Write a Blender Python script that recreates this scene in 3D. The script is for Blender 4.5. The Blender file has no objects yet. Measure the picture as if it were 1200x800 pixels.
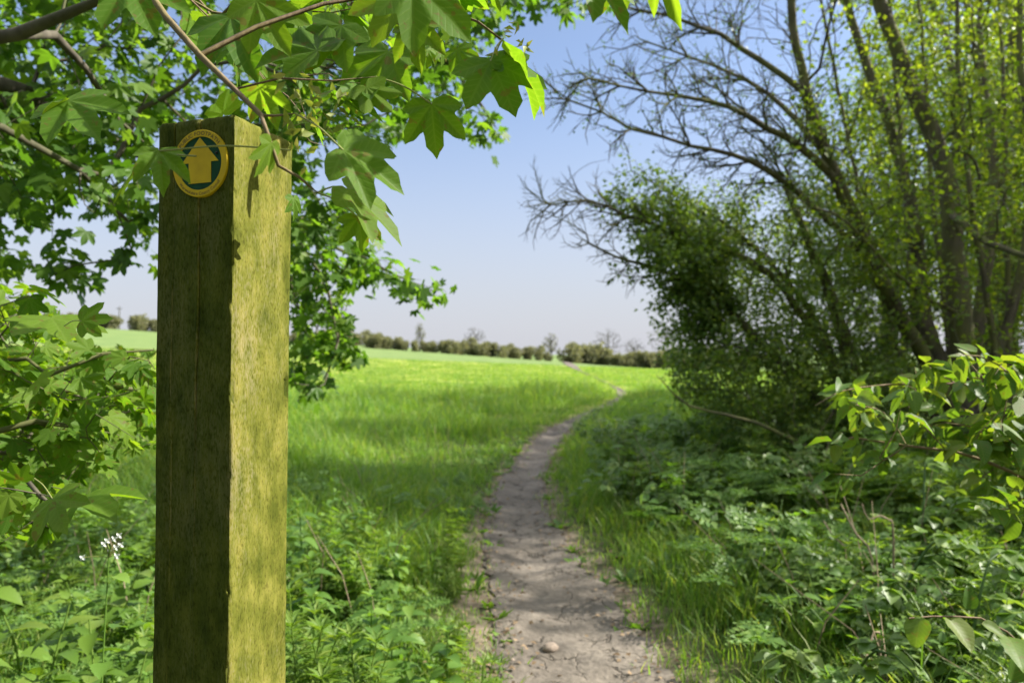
import bpy, math, random
import numpy as np
from mathutils import Vector

rng = np.random.default_rng(11)
random.seed(11)
scene = bpy.context.scene
COL = scene.collection
R = math.radians

# ------------------------------------------------------------------ camera
F, HV, CAM_H = 800.0, 415.0, 1.1
cam_d = bpy.data.cameras.new("camera")
cam = bpy.data.objects.new("camera", cam_d)
COL.objects.link(cam)
cam.location = (0, 0, CAM_H)
cam.rotation_euler = (R(90), 0, 0)
cam_d.sensor_width = 36
cam_d.lens = 24
cam_d.shift_y = 15.0 / 1200
cam_d.clip_start = 0.05
cam_d.clip_end = 5000
cam_d.dof.use_dof = True
cam_d.dof.focus_distance = 0.78
cam_d.dof.aperture_fstop = 6.5
scene.camera = cam

# ------------------------------------------------------------------ light
SUN_EL, SUN_AZ = 38.0, 6.0          # azimuth measured from +X towards +Y
world = bpy.data.worlds.new("World")
scene.world = world
world.use_nodes = True
wn, wl = world.node_tree.nodes, world.node_tree.links
bg = wn["Background"]
sky = wn.new("ShaderNodeTexSky")
sky.sky_type = 'NISHITA'
sky.sun_disc = False
sky.sun_elevation = R(SUN_EL)
sky.sun_rotation = R(90 - SUN_AZ)
sky.air_density = 0.9
sky.dust_density = 1.4
sky.ozone_density = 3.0
# summer haze: the sky pales towards the horizon
wtc = wn.new("ShaderNodeTexCoord"); wsp = wn.new("ShaderNodeSeparateXYZ"); wl.new(wtc.outputs["Generated"], wsp.inputs[0])
wmr = wn.new("ShaderNodeMapRange"); wmr.inputs[1].default_value = 0.0; wmr.inputs[2].default_value = 0.42
wmr.inputs[3].default_value = 0.92; wmr.inputs[4].default_value = 0.16; wmr.interpolation_type = 'SMOOTHSTEP'
wl.new(wsp.outputs[2], wmr.inputs[0])
wmx = wn.new("ShaderNodeMix"); wmx.data_type = 'RGBA'
wmu = wn.new("ShaderNodeMix"); wmu.data_type = 'RGBA'; wmu.blend_type = 'MULTIPLY'; wmu.inputs[0].default_value = 1.0
wl.new(sky.outputs[0], wmu.inputs[6]); wmu.inputs[7].default_value = (0.76, 0.78, 0.80, 1)
wl.new(wmr.outputs[0], wmx.inputs[0]); wl.new(wmu.outputs[2], wmx.inputs[6]); wmx.inputs[7].default_value = (2.2, 2.23, 2.45, 1)
# sky high overhead, out of view, brightened as added fill light
wm2 = wn.new("ShaderNodeMapRange"); wm2.inputs[1].default_value = 0.50; wm2.inputs[2].default_value = 0.85
wm2.inputs[3].default_value = 0.0; wm2.inputs[4].default_value = 0.8; wm2.interpolation_type = 'SMOOTHSTEP'
wl.new(wsp.outputs[2], wm2.inputs[0])
wx2 = wn.new("ShaderNodeMix"); wx2.data_type = 'RGBA'
wl.new(wm2.outputs[0], wx2.inputs[0]); wl.new(wmx.outputs[2], wx2.inputs[6]); wx2.inputs[7].default_value = (7.4, 7.5, 7.8, 1)
wl.new(wx2.outputs[2], bg.inputs[0])
bg.inputs[1].default_value = 0.118
sun_d = bpy.data.lights.new("sun", 'SUN')
sun_d.energy = 5.0
sun_d.angle = R(0.53)
sun_d.color = (1.0, 0.95, 0.86)
sun = bpy.data.objects.new("sun", sun_d)
COL.objects.link(sun)
SDIR = Vector((math.cos(R(SUN_EL)) * math.cos(R(SUN_AZ)), math.cos(R(SUN_EL)) * math.sin(R(SUN_AZ)), math.sin(R(SUN_EL))))
sun.rotation_euler = (-SDIR).to_track_quat('-Z', 'Y').to_euler()
sun.location = (30, 8, 30)
vs = scene.view_settings
vs.view_transform = 'Standard'
vs.look = 'None'
vs.exposure = 1.34
vs.gamma = 1.0
vs.use_curve_mapping = False

# ------------------------------------------------------------------ helpers
def P(u, v, Y):
    return np.array([(u - 600.0) / F * Y, Y, CAM_H + (HV - v) / F * Y])

def tag(o, label=None, cat=None, group=None, kind=None):
    if label: o['label'] = label
    if cat: o['category'] = cat
    if group: o['group'] = group
    if kind: o['kind'] = kind
    return o

def thing(name, label, cat, loc=(0, 0, 0), group=None):
    o = bpy.data.objects.new(name, None)
    o.empty_display_size = 0.2
    COL.objects.link(o)
    o.location = loc
    return tag(o, label, cat, group)

def build(name, chunks, mat, parent=None, smooth=True, mats=None):
    """chunks: list of (V (n,3), F (m,k), UV (n,2) or None[, material index]) -> ONE mesh object."""
    chunks = [c for c in chunks if len(c[0]) and len(c[1])]
    me = bpy.data.meshes.new(name)
    nv = sum(len(c[0]) for c in chunks)
    V = np.empty((nv, 3), np.float32)
    UV = np.zeros((nv, 2), np.float32)
    loops, starts, mi = [], [], []
    off = ls = 0
    has_uv = False
    for c in chunks:
        v, f, uv = c[0], np.asarray(c[1], np.int64), c[2]
        V[off:off + len(v)] = v
        if uv is not None:
            UV[off:off + len(v)] = uv
            has_uv = True
        m, k = f.shape
        loops.append((f + off).ravel())
        starts.append(ls + np.arange(m) * k)
        mi.append(np.full(m, c[3] if len(c) > 3 else 0, np.int32))
        ls += m * k
        off += len(v)
    loops = np.concatenate(loops).astype(np.int32)
    starts = np.concatenate(starts).astype(np.int32)
    mi = np.concatenate(mi)
    if parent is not None:
        V = V - np.array(parent.location, np.float32)
    me.vertices.add(nv)
    me.vertices.foreach_set("co", V.ravel())
    me.loops.add(len(loops))
    me.loops.foreach_set("vertex_index", loops)
    me.polygons.add(len(starts))
    me.polygons.foreach_set("loop_start", starts)
    me.polygons.foreach_set("material_index", mi)
    me.polygons.foreach_set("use_smooth", np.full(len(starts), smooth, bool))
    if has_uv:
        ul = me.uv_layers.new(name="UVMap")
        ul.data.foreach_set("uv", UV[loops].ravel())
    for m in (mats or [mat]):
        me.materials.append(m)
    me.update(calc_edges=True)
    o = bpy.data.objects.new(name, me)
    COL.objects.link(o)
    if parent is not None:
        o.parent = parent
    return o

def copy_tree(o, parent=None, loc=None, rotz=0.0, scale=1.0):
    c = o.copy()
    COL.objects.link(c)
    if parent is not None:
        c.parent = parent
    else:
        c.location = loc
        c.rotation_euler = (0, 0, rotz)
        c.scale = (scale, scale, scale)
    for ch in o.children:
        copy_tree(ch, c)
    return c

def norm(a):
    return a / np.maximum(np.linalg.norm(a, axis=-1, keepdims=True), 1e-9)

def vnoise(x, y, s=1.0, seed=0.0):
    x = np.asarray(x) * s + seed * 3.1; y = np.asarray(y) * s + seed * 1.7
    return (np.sin(x * 1.31 + 1.7 * np.sin(y * 0.93)) + np.sin(y * 1.73 + 1.3 * np.sin(x * 1.17 + 2.0)) +
            0.5 * np.sin(2.3 * x + 3.1 * y + 1.0) + 0.5 * np.sin(3.7 * x - 2.9 * y)) / 3.0

def sstep(a, b, x):
    t = np.clip((np.asarray(x, float) - a) / (b - a), 0, 1)
    return t * t * (3 - 2 * t)

# path centre line and half width as functions of the distance y
PY = [-3, 0, 2.29, 3.09, 3.74, 4.76, 6.07, 8.38, 9.78, 11.7, 14.7, 17.6, 20.5, 24, 29, 42, 58, 68, 90, 140]
PX = [0.35, 0.33, 0.257, 0.185, 0.11, 0.03, 0.09, 0.40, 0.64, 1.14, 2.08, 2.84, 3.28, 3.5, 3.75, 4.2, 5.1, 5.75, 7.0, 9]
PW = [0.30, 0.30, 0.285, 0.270, 0.245, 0.205, 0.180, 0.165, 0.15, 0.115, 0.12, 0.10, 0.12, 0.05, 0.04, 0.06, 0.40, 0.46, 0.40, 0.3]
def pathx(y): return np.interp(y, PY, PX)
def pathw(y): return np.interp(y, PY, PW)

def ground(x, y):
    x = np.asarray(x, float); y = np.asarray(y, float)
    far = sstep(24, 90, y) * np.clip(0.55 - 0.074 * x, -0.7, 4.7)
    d = np.abs(x - pathx(y)) / pathw(y)
    off = sstep(0.8, 2.4, d)
    b = 0.045 * vnoise(x, y, 0.8) + 0.02 * vnoise(x, y, 2.7, 4)
    rut = -0.045 * np.exp(-(d / 1.1) ** 2) * sstep(120, 40, y)
    bank = 0.10 * sstep(0.7, 3.0, x - pathx(y)) * sstep(14, 7, y)
    return far + b * off * sstep(200, 60, y) + rut + bank

# ------------------------------------------------------------------ materials
def new_mat(name):
    m = bpy.data.materials.new(name)
    m.use_nodes = True
    nt = m.node_tree
    for n in list(nt.nodes):
        nt.nodes.remove(n)
    out = nt.nodes.new("ShaderNodeOutputMaterial")
    return m, nt, nt.nodes, nt.links, out

def ramp(N, stops, interp='LINEAR'):
    r = N.new("ShaderNodeValToRGB")
    e = r.color_ramp.elements
    r.color_ramp.interpolation = interp
    while len(e) < len(stops): e.new(0.5)
    for k, (p, c) in enumerate(stops):
        e[k].position = p
        e[k].color = (c[0], c[1], c[2], 1)
    return r

def math_n(N, L, op, a, b=None, c=None):
    n = N.new("ShaderNodeMath"); n.operation = op
    for i, x in enumerate((a, b, c)):
        if x is None: continue
        if isinstance(x, (int, float)): n.inputs[i].default_value = x
        else: L.new(x, n.inputs[i])
    return n.outputs[0]

def leaf_mat(name, cols, trans=(2.0, 1.9, 0.7), tfac=0.4, rough=0.45, spec=0.35, vein=None, blotch=0.0, nscale=0.6):
    m, nt, N, L, out = new_mat(name)
    geo = N.new("ShaderNodeNewGeometry")
    n = len(cols)
    rp = ramp(N, [(i / max(1, n - 1), c) for i, c in enumerate(cols)])
    tc = N.new("ShaderNodeTexCoord")
    nz = N.new("ShaderNodeTexNoise"); nz.inputs["Scale"].default_value = nscale; nz.inputs["Detail"].default_value = 2
    L.new(tc.outputs["Object"], nz.inputs["Vector"])
    # per leaf random plus slow drift between clumps
    s = math_n(N, L, 'MULTIPLY_ADD', nz.outputs["Fac"], 0.9, -0.45)
    s = math_n(N, L, 'ADD', geo.outputs["Random Per Island"], s)
    L.new(s, rp.inputs[0])
    base = rp.outputs[0]
    bsdf = N.new("ShaderNodeBsdfPrincipled")
    if vein:
        uv = N.new("ShaderNodeUVMap")
        sep = N.new("ShaderNodeSeparateXYZ"); L.new(uv.outputs[0], sep.inputs[0])
        x, y = sep.outputs[0], sep.outputs[1]
        if vein == 'palmate':
            th = math_n(N, L, 'ARCTAN2', x, y)
            t = math_n(N, L, 'PINGPONG', th, R(21.5))
            rr = math_n(N, L, 'SQRT', math_n(N, L, 'ADD', math_n(N, L, 'MULTIPLY', x, x), math_n(N, L, 'MULTIPLY', y, y)))
            d = math_n(N, L, 'MULTIPLY', t, rr)
            # side veins
            ax = math_n(N, L, 'MULTIPLY', math_n(N, L, 'ADD', rr, math_n(N, L, 'MULTIPLY', d, -1.1)), 9.0)
            sv = math_n(N, L, 'PINGPONG', ax, 0.5)
            sv = math_n(N, L, 'MULTIPLY', sv, 0.10)
            d2 = math_n(N, L, 'MINIMUM', d, math_n(N, L, 'ADD', sv, 0.008))
        else:
            axx = math_n(N, L, 'ABSOLUTE', x)
            ax = math_n(N, L, 'MULTIPLY', math_n(N, L, 'SUBTRACT', y, math_n(N, L, 'MULTIPLY', axx, 0.9)), 8.0)
            sv = math_n(N, L, 'MULTIPLY', math_n(N, L, 'PINGPONG', ax, 0.5), 0.12)
            d2 = math_n(N, L, 'MINIMUM', axx, math_n(N, L, 'ADD', sv, 0.006))
        mr = N.new("ShaderNodeMapRange"); mr.interpolation_type = 'SMOOTHSTEP'
        L.new(d2, mr.inputs[0])
        mr.inputs[1].default_value = 0.004; mr.inputs[2].default_value = 0.03
        mr.inputs[3].default_value = 1.0; mr.inputs[4].default_value = 0.0
        mx = N.new("ShaderNodeMix"); mx.data_type = 'RGBA'
        L.new(math_n(N, L, 'MULTIPLY', mr.outputs[0], 0.12), mx.inputs[0])
        L.new(base, mx.inputs[6]); mx.inputs[7].default_value = (0.26, 0.33, 0.10, 1)
        base = mx.outputs[2]
        bp = N.new("ShaderNodeBump"); bp.inputs["Strength"].default_value = 0.15; bp.inputs["Distance"].default_value = 0.001
        bp.invert = True
        L.new(mr.outputs[0], bp.inputs["Height"])
        L.new(bp.outputs[0], bsdf.inputs["Normal"])
    if blotch:
        n2 = N.new("ShaderNodeTexNoise"); n2.inputs["Scale"].default_value = 90; n2.inputs["Detail"].default_value = 3
        L.new(tc.outputs["Object"], n2.inputs["Vector"])
        rb = ramp(N, [(0.0, (0, 0, 0)), (0.61, (0, 0, 0)), (0.66, (1, 1, 1))])
        L.new(n2.outputs["Fac"], rb.inputs[0])
        mx = N.new("ShaderNodeMix"); mx.data_type = 'RGBA'
        L.new(math_n(N, L, 'MULTIPLY', rb.outputs[0], blotch), mx.inputs[0])
        L.new(base, mx.inputs[6]); mx.inputs[7].default_value = (0.13, 0.10, 0.03, 1)
        base = mx.outputs[2]
    L.new(base, bsdf.inputs["Base Color"])
    bsdf.inputs["Roughness"].default_value = rough
    bsdf.inputs["Specular IOR Level"].default_value = spec
    tr = N.new("ShaderNodeBsdfTranslucent")
    mt = N.new("ShaderNodeMix"); mt.data_type = 'RGBA'; mt.blend_type = 'MULTIPLY'
    mt.inputs[0].default_value = 1.0
    L.new(base, mt.inputs[6]); mt.inputs[7].default_value = (*trans, 1)
    L.new(mt.outputs[2], tr.inputs[0])
    ms = N.new("ShaderNodeMixShader"); ms.inputs[0].default_value = tfac
    L.new(bsdf.outputs[0], ms.inputs[1]); L.new(tr.outputs[0], ms.inputs[2])
    L.new(ms.outputs[0], out.inputs[0])
    return m

def bark_mat(name, c1, c2, c3, scale=14.0, bump=0.6):
    m, nt, N, L, out = new_mat(name)
    tc = N.new("ShaderNodeTexCoord")
    mp = N.new("ShaderNodeMapping"); mp.inputs["Scale"].default_value = (1, 1, 0.35)
    L.new(tc.outputs["Object"], mp.inputs[0])
    n1 = N.new("ShaderNodeTexNoise"); n1.inputs["Scale"].default_value = scale; n1.inputs["Detail"].default_value = 6
    L.new(mp.outputs[0], n1.inputs["Vector"])
    n2 = N.new("ShaderNodeTexNoise"); n2.inputs["Scale"].default_value = scale * 0.17; n2.inputs["Detail"].default_value = 3
    L.new(tc.outputs["Object"], n2.inputs["Vector"])
    rp = ramp(N, [(0.3, c1), (0.7, c2)])
    L.new(n1.outputs["Fac"], rp.inputs[0])
    mx = N.new("ShaderNodeMix"); mx.data_type = 'RGBA'
    r2 = ramp(N, [(0.42, (0, 0, 0)), (0.62, (1, 1, 1))])
    L.new(n2.outputs["Fac"], r2.inputs[0]); L.new(r2.outputs[0], mx.inputs[0])
    L.new(rp.outputs[0], mx.inputs[6]); mx.inputs[7].default_value = (*c3, 1)
    b = N.new("ShaderNodeBsdfPrincipled"); b.inputs["Roughness"].default_value = 0.9
    b.inputs["Specular IOR Level"].default_value = 0.2
    L.new(mx.outputs[2], b.inputs["Base Color"])
    bp = N.new("ShaderNodeBump"); bp.inputs["Strength"].default_value = bump; bp.inputs["Distance"].default_value = 0.01
    L.new(n1.outputs["Fac"], bp.inputs["Height"]); L.new(bp.outputs[0], b.inputs["Normal"])
    L.new(b.outputs[0], out.inputs[0])
    return m

def plain_mat(name, c, rough=0.5, spec=0.4, var=0.12, scale=30):
    m, nt, N, L, out = new_mat(name)
    tc = N.new("ShaderNodeTexCoord")
    nz = N.new("ShaderNodeTexNoise"); nz.inputs["Scale"].default_value = scale; nz.inputs["Detail"].default_value = 5
    L.new(tc.outputs["Object"], nz.inputs["Vector"])
    rp = ramp(N, [(0.3, [x * (1 - var) for x in c]), (0.7, [x * (1 + var) for x in c])])
    L.new(nz.outputs["Fac"], rp.inputs[0])
    b = N.new("ShaderNodeBsdfPrincipled"); b.inputs["Roughness"].default_value = rough
    b.inputs["Specular IOR Level"].default_value = spec
    L.new(rp.outputs[0], b.inputs["Base Color"])
    L.new(b.outputs[0], out.inputs[0])
    return m

M = {}
M['maple'] = leaf_mat('maple_leaf', [(0.045, 0.10, 0.014), (0.08, 0.155, 0.02), (0.13, 0.20, 0.03)], (2.2, 2.3, 0.7), 0.48, 0.5, 0.3)
M['maple_near'] = leaf_mat('maple_leaf_near', [(0.055, 0.125, 0.012), (0.085, 0.165, 0.016), (0.12, 0.19, 0.02)], (2.4, 2.3, 0.6), 0.52, 0.55, 0.16, vein='palmate', blotch=0.7)
M['oval_near'] = leaf_mat('oval_leaf_near', [(0.05, 0.11, 0.015), (0.085, 0.15, 0.02), (0.13, 0.17, 0.025)], (2.3, 2.2, 0.6), 0.45, 0.52, 0.25, vein='pinnate', blotch=0.5)
M['dark_leaf'] = leaf_mat('dark_small_leaf', [(0.04, 0.085, 0.018), (0.065, 0.12, 0.024), (0.11, 0.165, 0.03)], (2.0, 2.0, 0.7), 0.42, 0.45, 0.4)
M['thorn_leaf'] = leaf_mat('thorn_leaf', [(0.07, 0.125, 0.028), (0.115, 0.18, 0.036), (0.18, 0.235, 0.05)], (2.0, 2.0, 0.7), 0.45, 0.45, 0.4, nscale=1.4)
M['lime_leaf'] = leaf_mat('lime_leaf', [(0.075, 0.14, 0.018), (0.12, 0.19, 0.024), (0.17, 0.22, 0.034)], (2.4, 2.2, 0.6), 0.5, 0.45, 0.4)
M['hedge_leaf'] = leaf_mat('hedge_leaf', [(0.13, 0.14, 0.075), (0.18, 0.185, 0.095), (0.24, 0.23, 0.13)], (1.5, 1.5, 0.9), 0.4, 0.6, 0.2, nscale=0.25)  # pale greyed greens: distance haze put into the leaf colour
M['grass'] = leaf_mat('grass_blade', [(0.075, 0.16, 0.026), (0.12, 0.225, 0.036), (0.165, 0.27, 0.046), (0.25, 0.29, 0.085)], (1.9, 1.9, 0.6), 0.46, 0.5, 0.3, nscale=0.35)
M['nettle'] = leaf_mat('nettle_leaf', [(0.075, 0.15, 0.026), (0.115, 0.21, 0.034), (0.16, 0.25, 0.046)], (2.0, 2.1, 0.6), 0.38, 0.5, 0.35)
M['parsley'] = leaf_mat('cow_parsley_leaf', [(0.075, 0.15, 0.032), (0.11, 0.20, 0.04), (0.15, 0.235, 0.05)], (1.9, 2.0, 0.7), 0.38, 0.5, 0.3)
M['bramble'] = leaf_mat('bramble_leaf', [(0.065, 0.13, 0.024), (0.105, 0.18, 0.032), (0.155, 0.22, 0.042)], (2.0, 2.0, 0.7), 0.35, 0.45, 0.4)
M['cleaver'] = leaf_mat('cleaver_leaf', [(0.08, 0.15, 0.02), (0.12, 0.20, 0.03), (0.17, 0.23, 0.045)], (2.0, 2.0, 0.6), 0.4, 0.5, 0.3)
M['litter'] = leaf_mat('dead_leaf', [(0.10, 0.065, 0.035), (0.20, 0.14, 0.08), (0.30, 0.22, 0.14)], (1.2, 1.1, 0.9), 0.2, 0.7, 0.2)
M['petal'] = plain_mat('white_petal', (0.75, 0.76, 0.72), 0.6, 0.2, 0.05)
M['bark_maple'] = bark_mat('maple_bark', (0.05, 0.043, 0.032), (0.12, 0.105, 0.078), (0.085, 0.09, 0.04), 22)
M['bark_moss'] = bark_mat('mossy_trunk_bark', (0.06, 0.052, 0.034), (0.14, 0.12, 0.08), (0.12, 0.125, 0.04), 18)
M['bark_twig'] = bark_mat('twig_bark', (0.11, 0.075, 0.045), (0.20, 0.145, 0.095), (0.17, 0.14, 0.06), 60, 0.4)
M['bark_dark'] = bark_mat('mossy_bark', (0.05, 0.045, 0.032), (0.115, 0.10, 0.07), (0.10, 0.105, 0.04), 16)
M['bark_grey'] = bark_mat('grey_bark', (0.07, 0.065, 0.055), (0.13, 0.12, 0.105), (0.10, 0.10, 0.07), 20)
M['petiole'] = plain_mat('petiole_green', (0.22, 0.24, 0.07), 0.5, 0.3)
M['samara'] = leaf_mat('samara_key', [(0.13, 0.20, 0.035), (0.20, 0.25, 0.05), (0.22, 0.22, 0.07)], (1.7, 1.6, 0.7), 0.35, 0.5, 0.3)
M['stick'] = plain_mat('dead_wood', (0.27, 0.21, 0.14), 0.85, 0.1, 0.3, 25)

# ------------------------------------------------------------------ tubes and trees
def tube_chunk(pts, rad, sides):
    pts = np.asarray(pts, float); rad = np.asarray(rad, float)
    k = len(pts)
    t = np.gradient(pts, axis=0)
    t = norm(t)
    mean = norm(pts[-1] - pts[0] + 1e-6)
    ref = np.eye(3)[np.argmin(np.abs(mean))]
    a = norm(np.cross(t, ref)); b = np.cross(t, a)
    ang = np.arange(sides) * 2 * math.pi / sides
    V = pts[:, None, :] + rad[:, None, None] * (np.cos(ang)[None, :, None] * a[:, None, :] + np.sin(ang)[None, :, None] * b[:, None, :])
    V = V.reshape(-1, 3)
    i = np.arange(k - 1)[:, None] * sides; j = np.arange(sides)[None, :]; jn = (j + 1) % sides
    Fq = np.stack([i + j, i + jn, i + sides + jn, i + sides + j], -1).reshape(-1, 4)
    return (V, Fq, None)

def catmull(pts, step):
    pts = np.asarray(pts, float)
    ext = np.vstack([2 * pts[0] - pts[1], pts, 2 * pts[-1] - pts[-2]])
    out = [pts[0]]
    for i in range(len(pts) - 1):
        p0, p1, p2, p3 = ext[i:i + 4]
        n = max(1, int(np.linalg.norm(p2 - p1) / step))
        for k in range(1, n + 1):
            t = k / n
            out.append(0.5 * (2 * p1 + (p2 - p0) * t + (2 * p0 - 5 * p1 + 4 * p2 - p3) * t * t + (3 * p1 - p0 - 3 * p2 + p3) * t ** 3))
    return np.array(out)

class Tree:
    def __init__(self, step, wig=0.12, alpha=0.25, beta=0.6, up=0.0, p=2.4, tip=0.0025, seed=1):
        self.step, self.wig, self.alpha, self.beta, self.up, self.p, self.tip = step, wig, alpha, beta, up, p, tip
        self.rng = np.random.default_rng(seed)
        self.pos = np.zeros((60000, 3)); self.dir = np.zeros((60000, 3)); self.pl = np.zeros(60000)
        self.par = np.full(60000, -1, int); self.minr = np.zeros(60000); self.stem = np.full(60000, -1, int)
        self.n = 0; self.nstem = 0; self.ids = []
    def add(self, p, par, minr=0.0, stem=-1):
        i = self.n
        self.pos[i] = p; self.par[i] = par; self.minr[i] = minr; self.stem[i] = stem
        if par >= 0:
            d = p - self.pos[par]; l = np.linalg.norm(d) + 1e-9
            self.dir[i] = d / l; self.pl[i] = self.pl[par] + l
        else:
            self.dir[i] = (0, 0, 1)
        self.n += 1
        return i
    def stem_line(self, pts, r0, r1, join=True):
        q = catmull(pts, self.step * 1.5)
        k = len(q)
        if k > 2: q[1:-1] += self.rng.normal(0, self.step * self.wig * 0.5, (k - 2, 3))
        rr = np.linspace(r0, r1, k)
        if self.n and join:
            j = int(np.argmin(np.linalg.norm(self.pos[:self.n] - q[0], axis=1)))
            cur = j
        else:
            cur = self.add(q[0], -1, rr[0], self.nstem)
        ids = []
        for a, r in zip(q[1:], rr[1:]):
            cur = self.add(a, cur, r, self.nstem); ids.append(cur)
        self.ids.append(ids)
        self.nstem += 1
    def grow(self, A, alpha=None, beta=None, sort_jit=0.3):
        alpha = self.alpha if alpha is None else alpha; beta = self.beta if beta is None else beta
        A = np.asarray(A)
        base = self.pos[:self.n].copy()
        d0 = np.array([np.min(np.linalg.norm(base - a, axis=1)) for a in A])
        order = np.argsort(d0 * (1 + self.rng.uniform(-sort_jit, sort_jit, len(A))))
        for a in A[order]:
            n = self.n
            v = a - self.pos[:n]
            d = np.linalg.norm(v, axis=1) + 1e-6
            dot = np.einsum('ij,ij->i', v, self.dir[:n]) / d
            c = d + alpha * self.pl[:n] + beta * d * (1 - dot)
            i = int(np.argmin(c)); dd = d[i]
            k = max(1, int(round(dd / self.step)))
            p0 = self.pos[i].copy()
            ctrl = p0 + self.dir[i] * dd * 0.33 + np.array([0, 0, self.up * dd]) + self.rng.normal(0, 0.06 * dd, 3)
            cur = i
            for q in range(1, k + 1):
                t = q / k
                pt = (1 - t) ** 2 * p0 + 2 * t * (1 - t) * ctrl + t * t * a
                if q < k: pt = pt + self.rng.normal(0, self.wig * self.step, 3)
                cur = self.add(pt, cur)
    def shoots(self, ids, every, L, depth, step, up=0.25, f0=0.25, ang=(25, 55)):
        """side shoots leaving a limb at sharp angles, curving upward, with shoots of their own"""
        rg_ = self.rng; acc = rg_.uniform(0, every); side = 1
        n = len(ids)
        for k, i in enumerate(ids):
            f = k / max(1, n - 1)
            if f < f0 and depth > 0 and len(ids) > 6: continue
            acc += np.linalg.norm(self.pos[i] - self.pos[self.par[i]])
            while acc > every:
                acc -= every * rg_.uniform(0.6, 1.4)
                d = self.dir[i]; side = -side
                r = norm(rg_.normal(0, 1, (1, 3)))[0] * [0.8, 1.0, 1.0] + np.array([0, 0, 0.75 * side])
                r = r - d * np.dot(r, d); r = r / (np.linalg.norm(r) + 1e-9)
                a = math.radians(rg_.uniform(*ang))
                v = d * math.cos(a) + r * math.sin(a)
                l = L * rg_.uniform(0.35, 1.25) * (1.0 - 0.72 * f)
                m = max(2, int(l / step)); cur = i; p = self.pos[i].copy(); new = []
                bend = norm(rg_.normal(0, 1, (1, 3)))[0] * 0.06
                for q in range(m):
                    v = v + np.array([-0.02, 0, up * 0.10]) + bend + rg_.normal(0, 0.075, 3); v = v / np.linalg.norm(v)
                    p = p + v * step
                    cur = self.add(p, cur); new.append(cur)
                if depth > 1: self.shoots(new, every * 0.75, L * 0.42, depth - 1, step * 0.75, up, 0.1, ang)
    def finish(self):
        n = self.n
        acc = np.zeros(n); r = np.zeros(n)
        for i in range(n - 1, -1, -1):
            r[i] = max(self.tip, acc[i] ** (1 / self.p) * 1.0, self.minr[i])
            j = self.par[i]
            if j >= 0: acc[j] += r[i] ** self.p + (self.tip * 0.35) ** self.p
        for i in range(n - 1, 0, -1):
            j = self.par[i]
            if j >= 0 and self.minr[j] > 0 and self.stem[j] == self.stem[i]: r[j] = max(self.minr[j], min(r[j], self.minr[j] * 1.15))
        for i in range(n):                       # never thicker than the parent
            j = self.par[i]
            if j >= 0: r[i] = min(r[i], r[j])
        self.r = r
        kids = [[] for _ in range(n)]
        for i in range(n):
            if self.par[i] >= 0: kids[self.par[i]].append(i)
        self.kids = kids
        chains = []
        todo = [i for i in range(n) if self.par[i] < 0]
        todo = [(-1, i) for i in todo]
        while todo:
            pr, i = todo.pop()
            ch = [pr, i] if pr >= 0 else [i]
            st = self.stem[i]
            while kids[i]:
                ks = kids[i]
                same = [k for k in ks if self.stem[k] == self.stem[i] and self.stem[i] >= 0]
                m = same[0] if same else max(ks, key=lambda k: r[k])
                for k in ks:
                    if k != m: todo.append((i, k))
                i = m; ch.append(i)
            chains.append((st, ch))
        self.chains = chains
    def tubes(self):
        """returns dict: stem index -> chunks, -1 -> thin branches"""
        out = {}
        for st, ch in self.chains:
            if len(ch) < 2: continue
            rad = self.r[ch].copy()
            if len(ch) > 2 and self.par[ch[0]] != -1 or st < 0:
                rad[0] = min(rad[0], rad[1] * 1.15)
            if not self.kids[ch[-1]]: rad[-1] *= 0.5
            mr = rad.max()
            s = 12 if mr > 0.06 else 8 if mr > 0.02 else 6 if mr > 0.008 else 4 if mr > 0.004 else 3
            out.setdefault(st if st >= 0 else -1, []).append(tube_chunk(self.pos[ch], rad, s))
        return out
    def twig_nodes(self, rmax):
        ids = np.array([i for i in range(self.n) if self.r[i] < rmax and self.par[i] >= 0])
        tips = np.array([not self.kids[i] for i in ids])
        return ids, tips

# ------------------------------------------------------------------ leaf templates: (V, F tris, UV)
def maple_leaf(detail=2):
    half = [(0, 1.0), (5, .89), (9, .85), (13, .81), (15, .72), (18, .63), (22, .57), (27, .62), (31, .73), (34, .79), (38, .83), (43, .92), (48, .84),
            (53, .78), (56, .68), (60, .58), (65, .50), (71, .51), (79, .57), (87, .61), (96, .53), (110, .40), (130, .25), (158, .09)]
    if detail == 0:
        half = [(0, 1.0), (12, .80), (22, .56), (34, .78), (43, .92), (54, .74), (65, .5), (87, .60), (118, .32)]
    pts = [(-a, r) for a, r in reversed(half[1:])] + half
    ang = np.radians([p[0] for p in pts]); rr = np.array([p[1] for p in pts])
    rings = [1.0] if detail == 0 else [0.33, 0.66, 1.0]
    V = [np.zeros((1, 3))]
    for q in rings:
        r2 = rr if q == 1.0 else q * (rr * 0.75 + 0.25 * np.minimum(rr * 1.6, 0.55))
        x = np.sin(ang) * r2; y = np.cos(ang) * r2
        V.append(np.stack([x, y, 0 * x], 1))
    V = np.vstack(V)
    k = len(pts); Ft = []
    for i in range(k - 1): Ft.append((0, 1 + i + 1, 1 + i))
    for q in range(len(rings) - 1):
        a = 1 + q * k; b = a + k
        for i in range(k - 1):
            Ft += [(a + i, a + i + 1, b + i + 1), (a + i, b + i + 1, b + i)]
    UV = V[:, :2].copy()
    th = np.arctan2(V[:, 0], V[:, 1]); r = np.hypot(V[:, 0], V[:, 1])
    t = np.abs((np.degrees(th) + 21.5) % 43 - 21.5) / 21.5
    V[:, 2] = -0.13 * r ** 2 + 0.12 * r * t - 0.06 * r * (np.abs(th) > 1.6)
    return V, np.array(Ft), UV

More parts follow.
